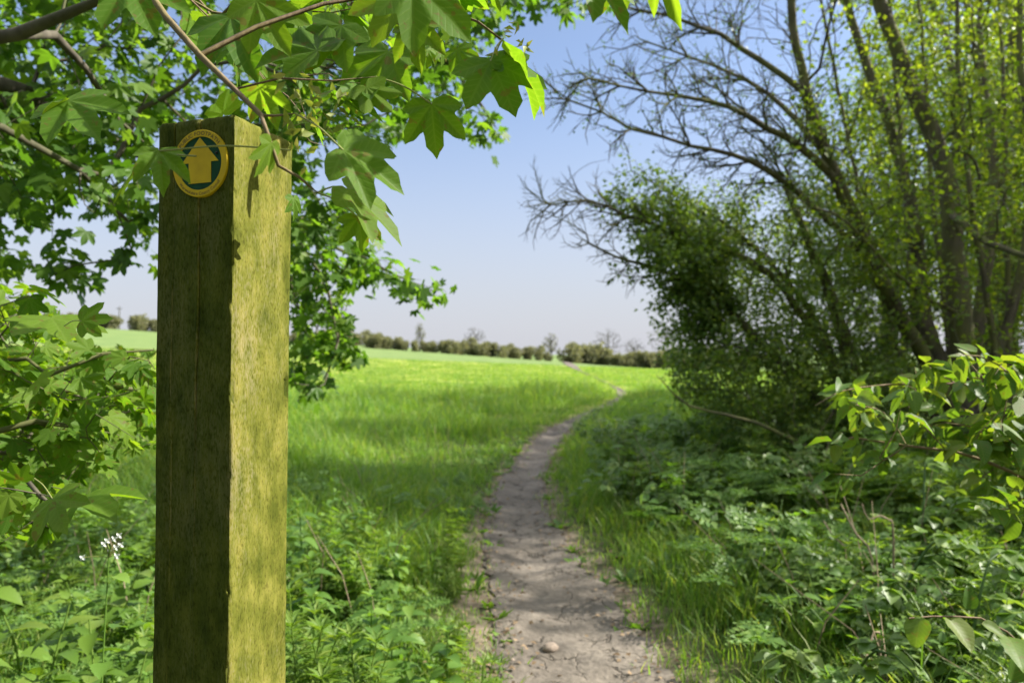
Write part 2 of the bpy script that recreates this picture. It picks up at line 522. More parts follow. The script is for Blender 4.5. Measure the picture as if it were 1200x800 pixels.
def oval_leaf(nseg=7, w=0.30, tipp=0.7):
    ys = np.linspace(0, 1, nseg + 1)
    wd = w * np.sin(np.pi * ys ** tipp) ** 0.8
    wd[0] = wd[-1] = 0.0
    cols = [-1, -0.5, 0, 0.5, 1]
    V = np.array([[c * wd[i], ys[i], 0] for i in range(nseg + 1) for c in cols], float)
    UV = V[:, :2].copy()
    V[:, 2] = 0.35 * np.abs(V[:, 0]) - 0.22 * V[:, 1] ** 2 + 0.02 * np.sin(ys * 14).repeat(5) * np.abs(V[:, 0]) / w
    Ft = []
    for i in range(nseg):
        for c in range(4):
            a = i * 5 + c
            Ft += [(a, a + 1, a + 6), (a, a + 6, a + 5)]
    return V, np.array(Ft), UV

def small_leaf(w=0.3):
    V = np.array([(0, 0, 0), (-w, .45, .10), (0, .5, 0), (w, .45, .10), (0, 1, -.08)], float)
    return V, np.array([(0, 2, 1), (0, 3, 2), (1, 2, 4), (2, 3, 4)]), V[:, :2].copy()

def tooth_leaf(w=0.36):
    """ovate toothed leaf"""
    ys = [0.0, 0.08, 0.2, 0.26, 0.38, 0.44, 0.56, 0.61, 0.73, 0.77, 0.88, 1.0]
    ws = [0.02, .7, .92, 1.05, .90, .98, .74, .80, .5, .52, .22, 0]
    V = []
    for y, q in zip(ys, ws):
        V += [(-q * w, y, 0.12 * q - 0.25 * y * y), (0, y, -0.25 * y * y), (q * w, y, 0.12 * q - 0.25 * y * y)]
    V = np.array(V, float); Ft = []
    for i in range(len(ys) - 1):
        for c in range(2):
            a = i * 3 + c
            Ft += [(a, a + 1, a + 4), (a, a + 4, a + 3)]
    return V, np.array(Ft), V[:, :2].copy()

def frames(axis, nrm):
    y = norm(axis); x = norm(np.cross(y, nrm)); z = np.cross(x, y)
    return np.stack([x, y, z], -1)          # columns

def place(tpl, pos, axis, nrm, scale, shape_jit=None):
    V, Ft, UV = tpl
    Fm = frames(axis, nrm)
    n, k = len(pos), len(V)
    VV = np.broadcast_to(V, (n, k, 3))
    if shape_jit is not None:
        VV = VV * shape_jit[:, None, :]
    sc = np.broadcast_to(np.asarray(scale, float).reshape(-1, 1, 1), (n, 1, 1))
    W = np.einsum('nij,nkj->nki', Fm, VV) * sc + np.asarray(pos)[:, None, :]
    FF = (Ft[None] + (np.arange(n) * k)[:, None, None]).reshape(-1, Ft.shape[1])
    return (W.reshape(-1, 3), FF, np.tile(UV, (n, 1)))

def tree_leaves(T, rmax, tpl, size, per, droop=0.35, out=0.6, updir=1.0, spread=0.0, tip_only=False, keep=None, petiole=0.5, rnd=0.5, low_per=None):
    ids, tips = T.twig_nodes(rmax)
    if tip_only: ids = ids[tips]
    if keep is not None: ids = ids[keep(T.pos[ids])]
    rg = T.rng
    k = rg.poisson(per if low_per is None else np.where(T.pos[ids][:, 2] < 2.1, low_per, per), len(ids)); ids = np.repeat(ids, k)
    n = len(ids)
    d = T.dir[ids]
    rv = norm(rg.normal(0, 1, (n, 3)))
    side = norm(np.cross(d, rv))
    ax = norm(d * 0.5 + side * out + np.array([0, 0, -droop]) + rv * rnd * 0.6)
    s = size * rg.uniform(0.55, 1.15, n)
    pos = T.pos[ids] + side * (petiole * s)[:, None] * rg.uniform(0.3, 1.0, (n, 1)) - d * rg.uniform(0, 1, (n, 1)) * T.step + rg.normal(0, spread, (n, 3))
    nr = norm(np.array([0.15, 0.0, updir]) + rg.normal(0, 0.55, (n, 3)))
    jit = np.stack([rg.uniform(0.8, 1.15, n), np.ones(n), rg.uniform(-0.4, 2.2, n)], 1)
    return place(tpl, pos, ax, nr, s, jit)

def in_poly(pts, poly):
    x, y = pts[:, 0], pts[:, 1]; inside = np.zeros(len(pts), bool)
    j = len(poly) - 1
    for i in range(len(poly)):
        xi, yi = poly[i]; xj, yj = poly[j]
        c = ((yi > y) != (yj > y)) & (x < (xj - xi) * (y - yi) / (yj - yi + 1e-12) + xi)
        inside ^= c; j = i
    return inside

def cloud(poly, n, y0, y1, rg, clump=0.0, minz=0.25):
    """n points in the volume seen through an outline between two distances"""
    p = np.array(poly, float); lo, hi = p.min(0), p.max(0); out = []
    while len(out) < n:
        q = rg.uniform(lo, hi, (n * 3, 2)); q = q[in_poly(q, poly)]
        Y = rg.uniform(y0, y1, len(q))
        X = (q[:, 0] - 600) / F * Y; Z = CAM_H + (HV - q[:, 1]) / F * Y
        w = np.stack([X, Y, Z], 1)
        w = w[w[:, 2] > ground(X, Y) + minz]
        if clump:
            g = vnoise(w[:, 0] + 0.7 * w[:, 2], w[:, 2] * 1.3 + w[:, 1], 2.2 / max(0.2, y0 ** 0.5), y0)
            w = w[g > rg.uniform(-1, 1, len(w)) * 0.5 - 0.25 + clump * 0.3]
        out += list(w)
    return np.array(out[:n])

# ================================================================== SETTING
# ground: one graded sheet to the horizon
def axis_grid(lo, hi, fine0, fine1, d):
    a = [fine0]; s = d
    while a[-1] > lo: s *= 1.16; a.append(a[-1] - s)
    b = list(np.arange(fine0 + d, fine1, d)); s = d
    b2 = [fine1]
    while b2[-1] < hi: s *= 1.12; b2.append(b2[-1] + s)
    return np.array(a[::-1] + b + b2)
gx = axis_grid(-1500, 1500, -6, 7, 0.12)
gy = axis_grid(-60, 2500, -1, 22, 0.14)
GX, GY = np.meshgrid(gx, gy)
GZ = ground(GX, GY)
nx, ny = len(gx), len(gy)
ii = (np.arange(ny - 1)[:, None] * nx + np.arange(nx - 1)[None, :]).ravel()
def ground_mat():
    m, nt, N, L, out = new_mat('field_ground')
    tc = N.new("ShaderNodeTexCoord"); sep = N.new("ShaderNodeSeparateXYZ"); L.new(tc.outputs["Object"], sep.inputs[0])
    n1 = N.new("ShaderNodeTexNoise"); n1.inputs["Scale"].default_value = 6; n1.inputs["Detail"].default_value = 6
    n2 = N.new("ShaderNodeTexNoise"); n2.inputs["Scale"].default_value = 0.5; n2.inputs["Detail"].default_value = 4
    for n in (n1, n2): L.new(tc.outputs["Object"], n.inputs["Vector"])
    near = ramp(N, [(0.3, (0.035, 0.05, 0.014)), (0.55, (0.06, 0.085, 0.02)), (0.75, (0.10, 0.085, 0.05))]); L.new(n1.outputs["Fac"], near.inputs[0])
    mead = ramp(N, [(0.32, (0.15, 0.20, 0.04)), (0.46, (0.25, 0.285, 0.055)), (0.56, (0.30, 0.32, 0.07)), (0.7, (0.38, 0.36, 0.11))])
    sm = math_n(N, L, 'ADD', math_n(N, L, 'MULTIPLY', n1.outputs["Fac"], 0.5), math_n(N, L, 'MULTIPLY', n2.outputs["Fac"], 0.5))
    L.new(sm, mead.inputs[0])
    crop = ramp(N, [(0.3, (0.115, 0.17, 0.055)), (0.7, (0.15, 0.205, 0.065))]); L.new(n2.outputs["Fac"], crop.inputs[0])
    # crop rows
    def mixf(fac, a, b):
        x = N.new("ShaderNodeMix"); x.data_type = 'RGBA'
        L.new(fac, x.inputs[0]); L.new(a, x.inputs[6]); L.new(b, x.inputs[7]); return x.outputs[2]
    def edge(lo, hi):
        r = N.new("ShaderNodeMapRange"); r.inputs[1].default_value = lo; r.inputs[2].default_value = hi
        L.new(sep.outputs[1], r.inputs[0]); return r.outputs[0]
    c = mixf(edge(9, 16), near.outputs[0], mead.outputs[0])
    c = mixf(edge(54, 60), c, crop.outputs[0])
    at = N.new("ShaderNodeAttribute"); at.attribute_name = 'bare'
    soil = ramp(N, [(0.3, (0.09, 0.07, 0.05)), (0.5, (0.16, 0.13, 0.095)), (0.7, (0.24, 0.19, 0.14))])
    n3 = N.new("ShaderNodeTexNoise"); n3.inputs["Scale"].default_value = 26; n3.inputs["Detail"].default_value = 6; L.new(tc.outputs["Object"], n3.inputs["Vector"])
    L.new(n3.outputs["Fac"], soil.inputs[0])
    bf = math_n(N, L, 'ADD', at.outputs["Fac"], math_n(N, L, 'MULTIPLY_ADD', n1.outputs["Fac"], 1.6, -0.95))
    bf = math_n(N, L, 'MULTIPLY', bf, 1.8); nb = N.new("ShaderNodeClamp"); L.new(bf, nb.inputs[0])
    bm_ = math_n(N, L, 'MULTIPLY', nb.outputs[0], math_n(N, L, 'GREATER_THAN', at.outputs["Fac"], 0.01))
    c = mixf(bm_, c, soil.outputs[0])
    b = N.new("ShaderNodeBsdfPrincipled"); b.inputs["Roughness"].default_value = 0.95; b.inputs["Specular IOR Level"].default_value = 0.1
    L.new(c, b.inputs["Base Color"])
    bp = N.new("ShaderNodeBump"); bp.inputs["Strength"].default_value = 0.8; bp.inputs["Distance"].default_value = 0.05
    L.new(n1.outputs["Fac"], bp.inputs["Height"]); L.new(bp.outputs[0], b.inputs["Normal"])
    L.new(b.outputs[0], out.inputs[0])
    return m
BARE = np.clip(1.0 - (np.abs(GX - pathx(GY)) / pathw(GY) - 0.9) / 1.1, 0, 1) * sstep(22, 14, GY)
BARE = np.maximum(BARE, 0.55 * sstep(1.6, 3.0, GX - pathx(GY)) * sstep(11, 8, GY))
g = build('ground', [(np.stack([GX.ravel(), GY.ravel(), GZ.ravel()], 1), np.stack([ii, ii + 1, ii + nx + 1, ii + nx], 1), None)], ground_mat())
at_ = g.data.attributes.new('bare', 'FLOAT', 'POINT'); at_.data.foreach_set('value', BARE.ravel().astype(np.float32))
tag(g, 'green field and verge ground running back to the far hedge', 'ground', kind='structure')

# path: bare trodden earth
def path_mat():
    m, nt, N, L, out = new_mat('trodden_earth')
    tc = N.new("ShaderNodeTexCoord")
    n1 = N.new("ShaderNodeTexNoise"); n1.inputs["Scale"].default_value = 2.2; n1.inputs["Detail"].default_value = 8
    n2 = N.new("ShaderNodeTexNoise"); n2.inputs["Scale"].default_value = 38; n2.inputs["Detail"].default_value = 6
    vo = N.new("ShaderNodeTexVoronoi"); vo.feature = 'DISTANCE_TO_EDGE'; vo.inputs["Scale"].default_value = 5.5
    v2 = N.new("ShaderNodeTexVoronoi"); v2.inputs["Scale"].default_value = 42
    wp = N.new("ShaderNodeTexNoise"); wp.inputs["Scale"].default_value = 7; wp.inputs["Detail"].default_value = 4
    L.new(tc.outputs["Object"], wp.inputs["Vector"])
    va = N.new("ShaderNodeVectorMath"); va.operation = 'MULTIPLY_ADD'
    L.new(wp.outputs["Color"], va.inputs[0]); va.inputs[1].default_value = (0.28, 0.28, 0.28); L.new(tc.outputs["Object"], va.inputs[2])
    L.new(va.outputs[0], vo.inputs["Vector"])
    for n in (n1, n2, v2): L.new(tc.outputs["Object"], n.inputs["Vector"])
    s = math_n(N, L, 'ADD', math_n(N, L, 'MULTIPLY', n1.outputs["Fac"], 0.65), math_n(N, L, 'MULTIPLY', n2.outputs["Fac"], 0.35))
    rp = ramp(N, [(0.30, (0.075, 0.064, 0.052)), (0.45, (0.125, 0.107, 0.087)), (0.58, (0.175, 0.15, 0.122)), (0.72, (0.25, 0.215, 0.172))])
    L.new(s, rp.inputs[0])
    cr = ramp(N, [(0.0, (0.34, 0.32, 0.30)), (0.022, (0.85, 0.85, 0.85)), (0.05, (1, 1, 1))]); L.new(vo.outputs["Distance"], cr.inputs[0])
    # cracks fade out in places
    cm = N.new("ShaderNodeMix"); cm.data_type = 'RGBA'
    r3 = ramp(N, [(0.44, (0, 0, 0)), (0.58, (1, 1, 1))]); L.new(wp.outputs["Fac"], r3.inputs[0])
    L.new(r3.outputs[0], cm.inputs[0]); L.new(cr.outputs[0], cm.inputs[6]); cm.inputs[7].default_value = (1, 1, 1, 1)
    mu = N.new("ShaderNodeMix"); mu.data_type = 'RGBA'; mu.blend_type = 'MULTIPLY'; mu.inputs[0].default_value = 1
    L.new(rp.outputs[0], mu.inputs[6]); L.new(cm.outputs[2], mu.inputs[7])
    b = N.new("ShaderNodeBsdfPrincipled"); b.inputs["Roughness"].default_value = 0.95; b.inputs["Specular IOR Level"].default_value = 0.15
    L.new(mu.outputs[2], b.inputs["Base Color"])
    h = math_n(N, L, 'ADD', math_n(N, L, 'MULTIPLY', n2.outputs["Fac"], 0.5), math_n(N, L, 'MULTIPLY', n1.outputs["Fac"], 1.2))
    h = math_n(N, L, 'ADD', h, math_n(N, L, 'MULTIPLY', cm.outputs[2], 0.5))
    bp = N.new("ShaderNodeBump"); bp.inputs["Strength"].default_value = 0.9; bp.inputs["Distance"].default_value = 0.02
    L.new(h, bp.inputs["Height"]); L.new(bp.outputs[0], b.inputs["Normal"])
    L.new(b.outputs[0], out.inputs[0])
    return m
py = [-2.0]
while py[-1] < 92: py.append(py[-1] + max(0.025, 0.0065 * max(py[-1], 0)))
py = np.array(py); NS = 28
t = np.linspace(-1, 1, NS)
Lw = pathw(py) * (1.0 + 0.13 * vnoise(py, py * 0.3, 4.0) + 0.12 * vnoise(py, 3 + py, 9, 2) + 0.08 * vnoise(py, 1 + py, 27, 4)) + 0.012
Rw = pathw(py) * (1.0 + 0.13 * vnoise(py, 7 + py * 0.3, 4.3) + 0.12 * vnoise(py, 5 + py, 10, 5) + 0.08 * vnoise(py, 2 + py, 29, 7)) + 0.012
PXX = pathx(py)[:, None] + np.where(t[None] < 0, t[None] * Lw[:, None], t[None] * Rw[:, None])
PYY = np.repeat(py[:, None], NS, 1)
edge = 1 - np.abs(t[None]) ** 6
PZ = ground(PXX, PYY) + 0.006 + edge * (0.012 + 0.014 * vnoise(PXX, PYY, 6, 1) * np.clip(12 / np.maximum(PYY, 1), 0, 1) + 0.006 * vnoise(PXX, PYY, 17, 2)) + 0.0012 * np.maximum(PYY, 0) ** 0.9
ip = (np.arange(len(py) - 1)[:, None] * NS + np.arange(NS - 1)[None, :]).ravel()
pth = build('path', [(np.stack([PXX.ravel(), PYY.ravel(), PZ.ravel()], 1), np.stack([ip, ip + 1, ip + NS + 1, ip + NS], 1), None)], path_mat())
tag(pth, 'narrow trodden earth footpath winding from the foreground across the field', 'path', kind='structure')

# ================================================================== WAYMARK POST
Yc = 0.744; s_ = 0.1028; beta = math.radians(17.7)
d1 = np.array([-math.cos(beta), math.sin(beta)]); d2 = np.array([math.sin(beta), math.cos(beta)])
cxy = np.array([-0.40625 * Yc, Yc])
ctr = cxy + (d1 + d2) * s_ / 2
PTOP = CAM_H + (HV - 133.5) / F * Yc
post_z = float(ground(ctr[0], ctr[1]))
post = thing('waymark_post', 'square timber footpath post green with algae, carrying a round yellow waymark disc', 'post', (ctr[0], ctr[1], post_z))

def post_mat():
    m, nt, N, L, out = new_mat('algae_timber')
    tc = N.new("ShaderNodeTexCoord")
    def noise(scale, vec, det=6, rough=0.55):
        mp = N.new("ShaderNodeMapping"); mp.inputs["Scale"].default_value = vec
        L.new(tc.outputs["Object"], mp.inputs[0])
        n = N.new("ShaderNodeTexNoise"); n.inputs["Scale"].default_value = scale; n.inputs["Detail"].default_value = det
        n.inputs["Roughness"].default_value = rough
        L.new(mp.outputs[0], n.inputs["Vector"]); return n.outputs["Fac"]
    fib = noise(190, (1, 1, 0.16), 5)
    pit = noise(420, (1, 1, 0.4), 3, 0.6)
    big = noise(13, (1, 1, 0.4), 5)
    mid = noise(48, (1, 1, 0.55), 5)
    algae = ramp(N, [(0.25, (0.080, 0.090, 0.012)), (0.5, (0.122, 0.124, 0.019)), (0.75, (0.172, 0.162, 0.034))]); L.new(mid, algae.inputs[0])
    wood = ramp(N, [(0.3, (0.11, 0.095, 0.055)), (0.7, (0.22, 0.19, 0.12))]); L.new(fib, wood.inputs[0])
    sel = math_n(N, L, 'ADD', math_n(N, L, 'MULTIPLY', big, 0.50), math_n(N, L, 'MULTIPLY', pit, 0.52))
    sr = ramp(N, [(0.515, (0, 0, 0)), (0.62, (0.55, 0.55, 0.55))]); L.new(sel, sr.inputs[0])
    mx = N.new("ShaderNodeMix"); mx.data_type = 'RGBA'
    L.new(sr.outputs[0], mx.inputs[0]); L.new(algae.outputs[0], mx.inputs[6]); L.new(wood.outputs[0], mx.inputs[7])
    # soft darker and paler mottles of moss
    mo = ramp(N, [(0.36, (0.60, 0.66, 0.48)), (0.5, (0.95, 0.97, 0.9)), (0.66, (1.22, 1.15, 1.15))]); L.new(math_n(N, L, 'ADD', math_n(N, L, 'MULTIPLY', big, 0.6), math_n(N, L, 'MULTIPLY', mid, 0.4)), mo.inputs[0])
    mm = N.new("ShaderNodeMix"); mm.data_type = 'RGBA'; mm.blend_type = 'MULTIPLY'; mm.inputs[0].default_value = 1.0
    L.new(mx.outputs[2], mm.inputs[6]); L.new(mo.outputs[0], mm.inputs[7])
    dk = ramp(N, [(0.34, (0.35, 0.32, 0.25)), (0.47, (1, 1, 1)), (0.62, (1.12, 1.12, 1.05))]); L.new(pit, dk.inputs[0])
    mu = N.new("ShaderNodeMix"); mu.data_type = 'RGBA'; mu.blend_type = 'MULTIPLY'; mu.inputs[0].default_value = 0.6
    L.new(mm.outputs[2], mu.inputs[6]); L.new(dk.outputs[0], mu.inputs[7])
    b = N.new("ShaderNodeBsdfPrincipled"); b.inputs["Roughness"].default_value = 0.95; b.inputs["Specular IOR Level"].default_value = 0.12
    # shade painted into the face that carries the disc, over its greener algae
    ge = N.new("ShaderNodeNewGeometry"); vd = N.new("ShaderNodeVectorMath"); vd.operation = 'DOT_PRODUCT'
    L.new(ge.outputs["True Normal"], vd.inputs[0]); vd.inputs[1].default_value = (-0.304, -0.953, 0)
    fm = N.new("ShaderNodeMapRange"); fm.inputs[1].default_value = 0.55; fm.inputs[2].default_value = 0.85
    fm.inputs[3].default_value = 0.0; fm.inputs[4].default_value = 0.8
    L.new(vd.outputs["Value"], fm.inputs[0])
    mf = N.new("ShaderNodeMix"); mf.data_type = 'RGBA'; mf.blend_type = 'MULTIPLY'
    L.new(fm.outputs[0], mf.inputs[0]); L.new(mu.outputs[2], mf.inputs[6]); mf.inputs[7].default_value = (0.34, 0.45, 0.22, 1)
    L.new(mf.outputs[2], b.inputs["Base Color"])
    h = math_n(N, L, 'ADD', math_n(N, L, 'MULTIPLY', fib, 0.6), math_n(N, L, 'MULTIPLY', pit, 0.55))
    h = math_n(N, L, 'ADD', h, math_n(N, L, 'MULTIPLY', mid, 0.7))
    bp = N.new("ShaderNodeBump"); bp.inputs["Strength"].default_value = 0.6; bp.inputs["Distance"].default_value = 0.0018
    L.new(h, bp.inputs["Height"]); L.new(bp.outputs[0], b.inputs["Normal"])
    L.new(b.outputs[0], out.inputs[0])
    return m

def make_post():
    """perimeter rings in the post's own axes: a along d1 (front face runs to the left), b along d2"""
    rb = 0.0013
    # front face from corner (t=0) to left (t=1), then left back, then back right, then right face back to corner
    base = list(np.linspace(0.04, 0.96, 24)) 
    def facepts(cracks):
        p = set(np.round(base, 4))
        for c in cracks:
            for k in (-0.03, -0.014, -0.006, 0, 0.006, 0.014, 0.03): p.add(round(c + k, 4))
        return sorted(p)
    crackA = [0.455, 0.79]                       # on the front face, fraction from the corner
    faces = [facepts(crackA), facepts([0.4]), facepts([0.6]), facepts([])]
    cor = [cxy, cxy + d1 * s_, cxy + (d1 + d2) * s_, cxy + d2 * s_]
    per, inw, crk = [], [], []
    nrms = [-d2, d1, d2, -d1]
    for f in range(4):
        a, b = cor[f], cor[(f + 1) % 4]
        for t in faces[f]:
            per.append(a + (b - a) * t); inw.append(nrms[f]); crk.append((f, t))
        # rounded corner
        nn = norm((nrms[f] + nrms[(f + 1) % 4])[None])[0]
        for q in (0.25, 0.5, 0.75):
            ang = q * math.pi / 2
            e1 = (b - a) / np.linalg.norm(b - a)
            n2 = nrms[(f + 1) % 4]
            cc = b - e1 * rb * 1.2 - nrms[f] * rb * 1.2
            per.append(cc + rb * 1.2 * (nrms[f] * math.cos(ang) + n2 * math.sin(ang))); inw.append(nrms[f] * math.cos(ang) + n2 * math.sin(ang)); crk.append((f, 2.0))
    per = np.array(per); inw = np.array(inw); K = len(per)
    rows = 330
    zz = np.linspace(post_z - 0.25, PTOP, rows)
    rg = np.random.default_rng(5)
    V = np.zeros((rows, K, 3))
    arc = np.arange(K)
    for r, z in enumerate(zz):
        h = PTOP - z
        lean = np.array([-0.0129, 0.0]) * h          # leans a touch
        dsp = 0.0009 * vnoise(arc * 0.9, np.full(K, z * 9), 1.0, 2) + 0.0005 * vnoise(arc * 2.3, np.full(K, z * 30), 1.0, 5) + 0.0012 * vnoise(arc * 0.25, np.full(K, z * 5), 1.0, 7)
        for k, (f, t) in enumerate(crk):
            if f == 0 and t < 1.5:
                c0 = 0.455 + 0.010 * math.sin(z * 11) + 0.006 * math.sin(z * 37)
                w = max(0.0, 1 - abs(t - (0.455 if False else 0.455)) / 0.008)
                depth = 0.009 * min(1, max(0, (0.42 - h) / 0.2)) + 0.0
                dsp[k] -= w * depth
                w2 = max(0.0, 1 - abs(t - 0.79) / 0.008)
                dsp[k] -= w2 * 0.006 * min(1, max(0, (0.07 - h) / 0.05))
            if f == 3 and t < 1.5:
                # a chip out of the far edge part way down
                if t < 0.10 and abs(h - 0.30) < 0.012: dsp[k] -= 0.004
                if t < 0.14 and 0.312 < h < 0.33: dsp[k] -= 0.002
            if t == 2.0 and f in (3,):
                e = math.sin(z * 61) + math.sin(z * 143 + 1) + 0.8 * math.sin(z * 301)
                dsp[k] -= 0.0010 * max(0, e)
        # crack wander: move crack points sideways
        off = np.zeros((K, 2))
        for k, (f, t) in enumerate(crk):
            if f == 0 and t < 1.5 and abs(t - 0.455) < 0.035:
                off[k] = d1 * s_ * (0.012 * math.sin(z * 9) + 0.006 * math.sin(z * 31))
        top = 0.003 * max(0, 1 - h / 0.004) if h < 0.004 else 0
        V[r, :, :2] = per + inw * (dsp - top)[:, None] + off + lean
        V[r, :, 2] = z
    V[-1, :, 2] += 0.0007 * vnoise(arc * 1.3, arc * 0.4, 1, 3)
    verts = V.reshape(-1, 3)
    i = np.arange(rows - 1)[:, None] * K; j = np.arange(K)[None]; jn = (j + 1) % K
    Fq = np.stack([i + j, i + K + j, i + K + jn, i + jn], -1).reshape(-1, 4)
    # end-grain top: inner rings
    top = V[-1]; cen = top.mean(0); rings = [top]
    for q in (0.85, 0.65, 0.4, 0.15):
        w = cen + (top - cen) * q; w[:, 2] = PTOP + 0.0006 * vnoise(w[:, 0] * 300, w[:, 1] * 300, 1.0); rings.append(w)
    TV = np.vstack(rings + [cen[None] + np.array([[0, 0, 0.001]])])
    TF = []
    for q in range(4):
        for k in range(K):
            kn = (k + 1) % K
            TF.append((q * K + k, (q + 1) * K + k, (q + 1) * K + kn, q * K + kn))
    TC = [(4 * K + k, 5 * K, 4 * K + (k + 1) % K) for k in range(K)]
    return [(verts, Fq, None), (TV, np.array(TF), None), (TV, np.array(TC), None)]
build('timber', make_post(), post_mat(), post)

# waymark disc, 75 mm, on the front face
FN = np.array([-d2[0], -d2[1], 0.0]); FX = np.array([-d1[0], -d1[1], 0.0]); FZ = np.array([0, 0, 1.0])   # normal, to the right, up
mid_u = 237.3; vdisc = 192.3
# intersect the view ray at (237.3, 192.3) with the front face plane
ray = np.array([(mid_u - 600) / F, 1.0, (HV - vdisc) / F])
c3 = np.array([cxy[0], cxy[1], 0.0])
tt = np.dot(FN[:2], c3[:2]) / np.dot(FN[:2], ray[:2])
DC = np.array([0, 0, CAM_H]) + ray * tt + FN * 0.0012 + np.array([-0.0129 * 0.056, 0, 0])
DR = 0.0372
def dpt(x, y, h): return DC + FX * x + FZ * y + FN * h
def disc_lathe(profile, seg=96):
    V = []
    for r, h in profile:
        for k in range(seg):
            a = 2 * math.pi * k / seg
            V.append(dpt(r * math.cos(a), r * math.sin(a), h))
    Fq = []
    for i in range(len(profile) - 1):
        for k in range(seg):
            kn = (k + 1) % seg
            Fq.append((i * seg + k, i * seg + kn, (i + 1) * seg + kn, (i + 1) * seg + k))
    return (np.array(V), np.array(Fq), None)
M['yellow'] = plain_mat('yellow_plastic', (0.52, 0.35, 0.004), 0.6, 0.2, 0.12, 60)
M['teal'] = plain_mat('teal_plastic', (0.012, 0.055, 0.026), 0.75, 0.12, 0.2, 90)
M['ink'] = plain_mat('dark_ink', (0.012, 0.014, 0.01), 0.5, 0.3)
disc = build('waymark_disc', [disc_lathe([(DR, -0.004), (DR, 0.0016), (DR * 0.985, 0.0024), (DR * 0.79, 0.0024), (DR * 0.79, 0.0012)]),
                              ], M['yellow'], post, smooth=False)
def sub(name, chunks, mat, smooth=False):
    o = build(name, [(c[0] - np.array(post.location), c[1], c[2]) for c in chunks], mat, None, smooth)
    o.parent = disc
    return o
sub('field', [disc_lathe([(DR * 0.79, 0.0013), (DR * 0.4, 0.0013), (0.00001, 0.0013)])], M['teal'])
# arrow
ar = [(0, 0.765), (0.665, 0.03), (0.40, 0.03), (0.40, -0.585), (-0.41, -0.585), (-0.41, 0.03), (-0.665, 0.03)]
av = [dpt(x * DR, y * DR, 0.0019) for x, y in ar] + [dpt(x * DR, y * DR, 0.0010) for x, y in ar]
n7 = 7
side = [(k, n7 + k, n7 + (k + 1) % n7, (k + 1) % n7) for k in range(n7)]
sub('arrow', [(np.array(av), np.array([(0, 6, 1)]), None), (np.array(av), np.array([(2, 5, 4, 3)]), None), (np.array(av), np.array(side), None)], M['yellow'])
# two fixing pins
for sx, sy in ((-0.60, 0.26), (0.60, 0.26)):
    pv = []
    for r, h in ((0.0016, 0.0013), (0.0015, 0.0024), (0.0008, 0.0029), (0.00001, 0.003)):
        for k in range(12):
            a = 2 * math.pi * k / 12
            pv.append(dpt(sx * DR + r * math.cos(a), sy * DR + r * math.sin(a), h))
    pf = [(i * 12 + k, i * 12 + (k + 1) % 12, (i + 1) * 12 + (k + 1) % 12, (i + 1) * 12 + k) for i in range(3) for k in range(12)]
    sub('fixing_pin', [(np.array(pv), np.array(pf), None)], M['ink'])
# lettering round the rim
def arc_text(txt, size, rad, a_mid, outward=True, spacing=1.0):
    glyphs = []; x = 0.0
    for chv in txt:
        if chv == ' ':
            x += 0.30 * size * spacing; continue
        cu = bpy.data.curves.new('t', 'FONT'); cu.body = chv; cu.size = size; cu.resolution_u = 3
        ob = bpy.data.objects.new('t', cu); COL.objects.link(ob)
        dg = bpy.context.evaluated_depsgraph_get(); dg.update()
        me = bpy.data.meshes.new_from_object(ob.evaluated_get(dg))
        v = np.array([q.co[:] for q in me.vertices]); f = [list(p.vertices) for p in me.polygons]
        bpy.data.objects.remove(ob); bpy.data.curves.remove(cu); bpy.data.meshes.remove(me)
        w = v[:, 0].max() - v[:, 0].min()
        v[:, 0] -= v[:, 0].min()
        glyphs.append((x, v, f)); x += (w + 0.09 * size) * spacing
    tot = x; chunks = []
    for gx0, v, f in glyphs:
        arcpos = (gx0 + v[:, 0] - tot / 2) / rad
        if outward:
            a = a_mid - arcpos; rr = rad + v[:, 1]
        else:
            a = a_mid + arcpos; rr = rad - v[:, 1]
        pts = np.array([dpt(r * math.cos(q), r * math.sin(q), 0.00262) for r, q in zip(rr, a)])
        for poly in f:
            if len(poly) >= 3:
                tri = np.array([(poly[0], poly[i], poly[i + 1]) for i in range(1, len(poly) - 1)])
                chunks.append((pts, tri, None))
    return chunks
sub('lettering', arc_text('PUBLIC FOOTPATH', 0.0062, DR * 0.83, math.pi / 2, True, 1.06), M['ink'])
sub('lettering', arc_text('Warwickshire County Council', 0.0050, DR * 0.945, -math.pi / 2, False, 1.0), M['ink'])

# ================================================================== LEFT MAPLE
ML0, ML2 = maple_leaf(0), maple_leaf(2)
maple = thing('maple_tree', 'leafy maple tree overhanging the post from the left with lobed leaves', 'tree', (-2.9, 1.3, float(ground(-2.9, 1.3))))
T = Tree(0.11, wig=0.13, alpha=0.12, beta=0.5, up=-0.02, p=2.5, tip=0.0016, seed=3)
tb = np.array([-2.9, 1.3, ground(-2.9, 1.3) - 0.1])
T.stem_line([tb, tb + [0.03, 0.05, 0.9], tb + [0.1, 0.1, 1.9], tb + [0.12, 0.3, 3.0], tb + [0.2, 0.5, 4.6]], 0.17, 0.05)
lim = [tb + [0.05, 0.08, 1.2], P(-90, 60, 1.7), P(20, 36, 1.62), P(70, 22, 1.6), P(190, -30, 1.5)]
T.stem_line(lim, 0.026, 0.011)
T.stem_line([P(20, 36, 1.62), P(58, 42, 1.8), P(100, 82, 2.0), P(140, 135, 2.2), P(168, 166, 2.35)], 0.014, 0.006)
T.stem_line([tb + [0.1, 0.2, 2.6], P(60, -160, 2.6), P(250, -90, 3.1), P(420, -20, 3.6), P(520, 70, 3.9), P(575, 140, 4.0)], 0.06, 0.008)
T.stem_line([tb + [0.1, 0.1, 1.9], P(-40, 90, 2.3), P(60, 130, 2.7), P(200, 200, 3.2), P(350, 268, 3.5), P(470, 325, 3.7)], 0.045, 0.005)
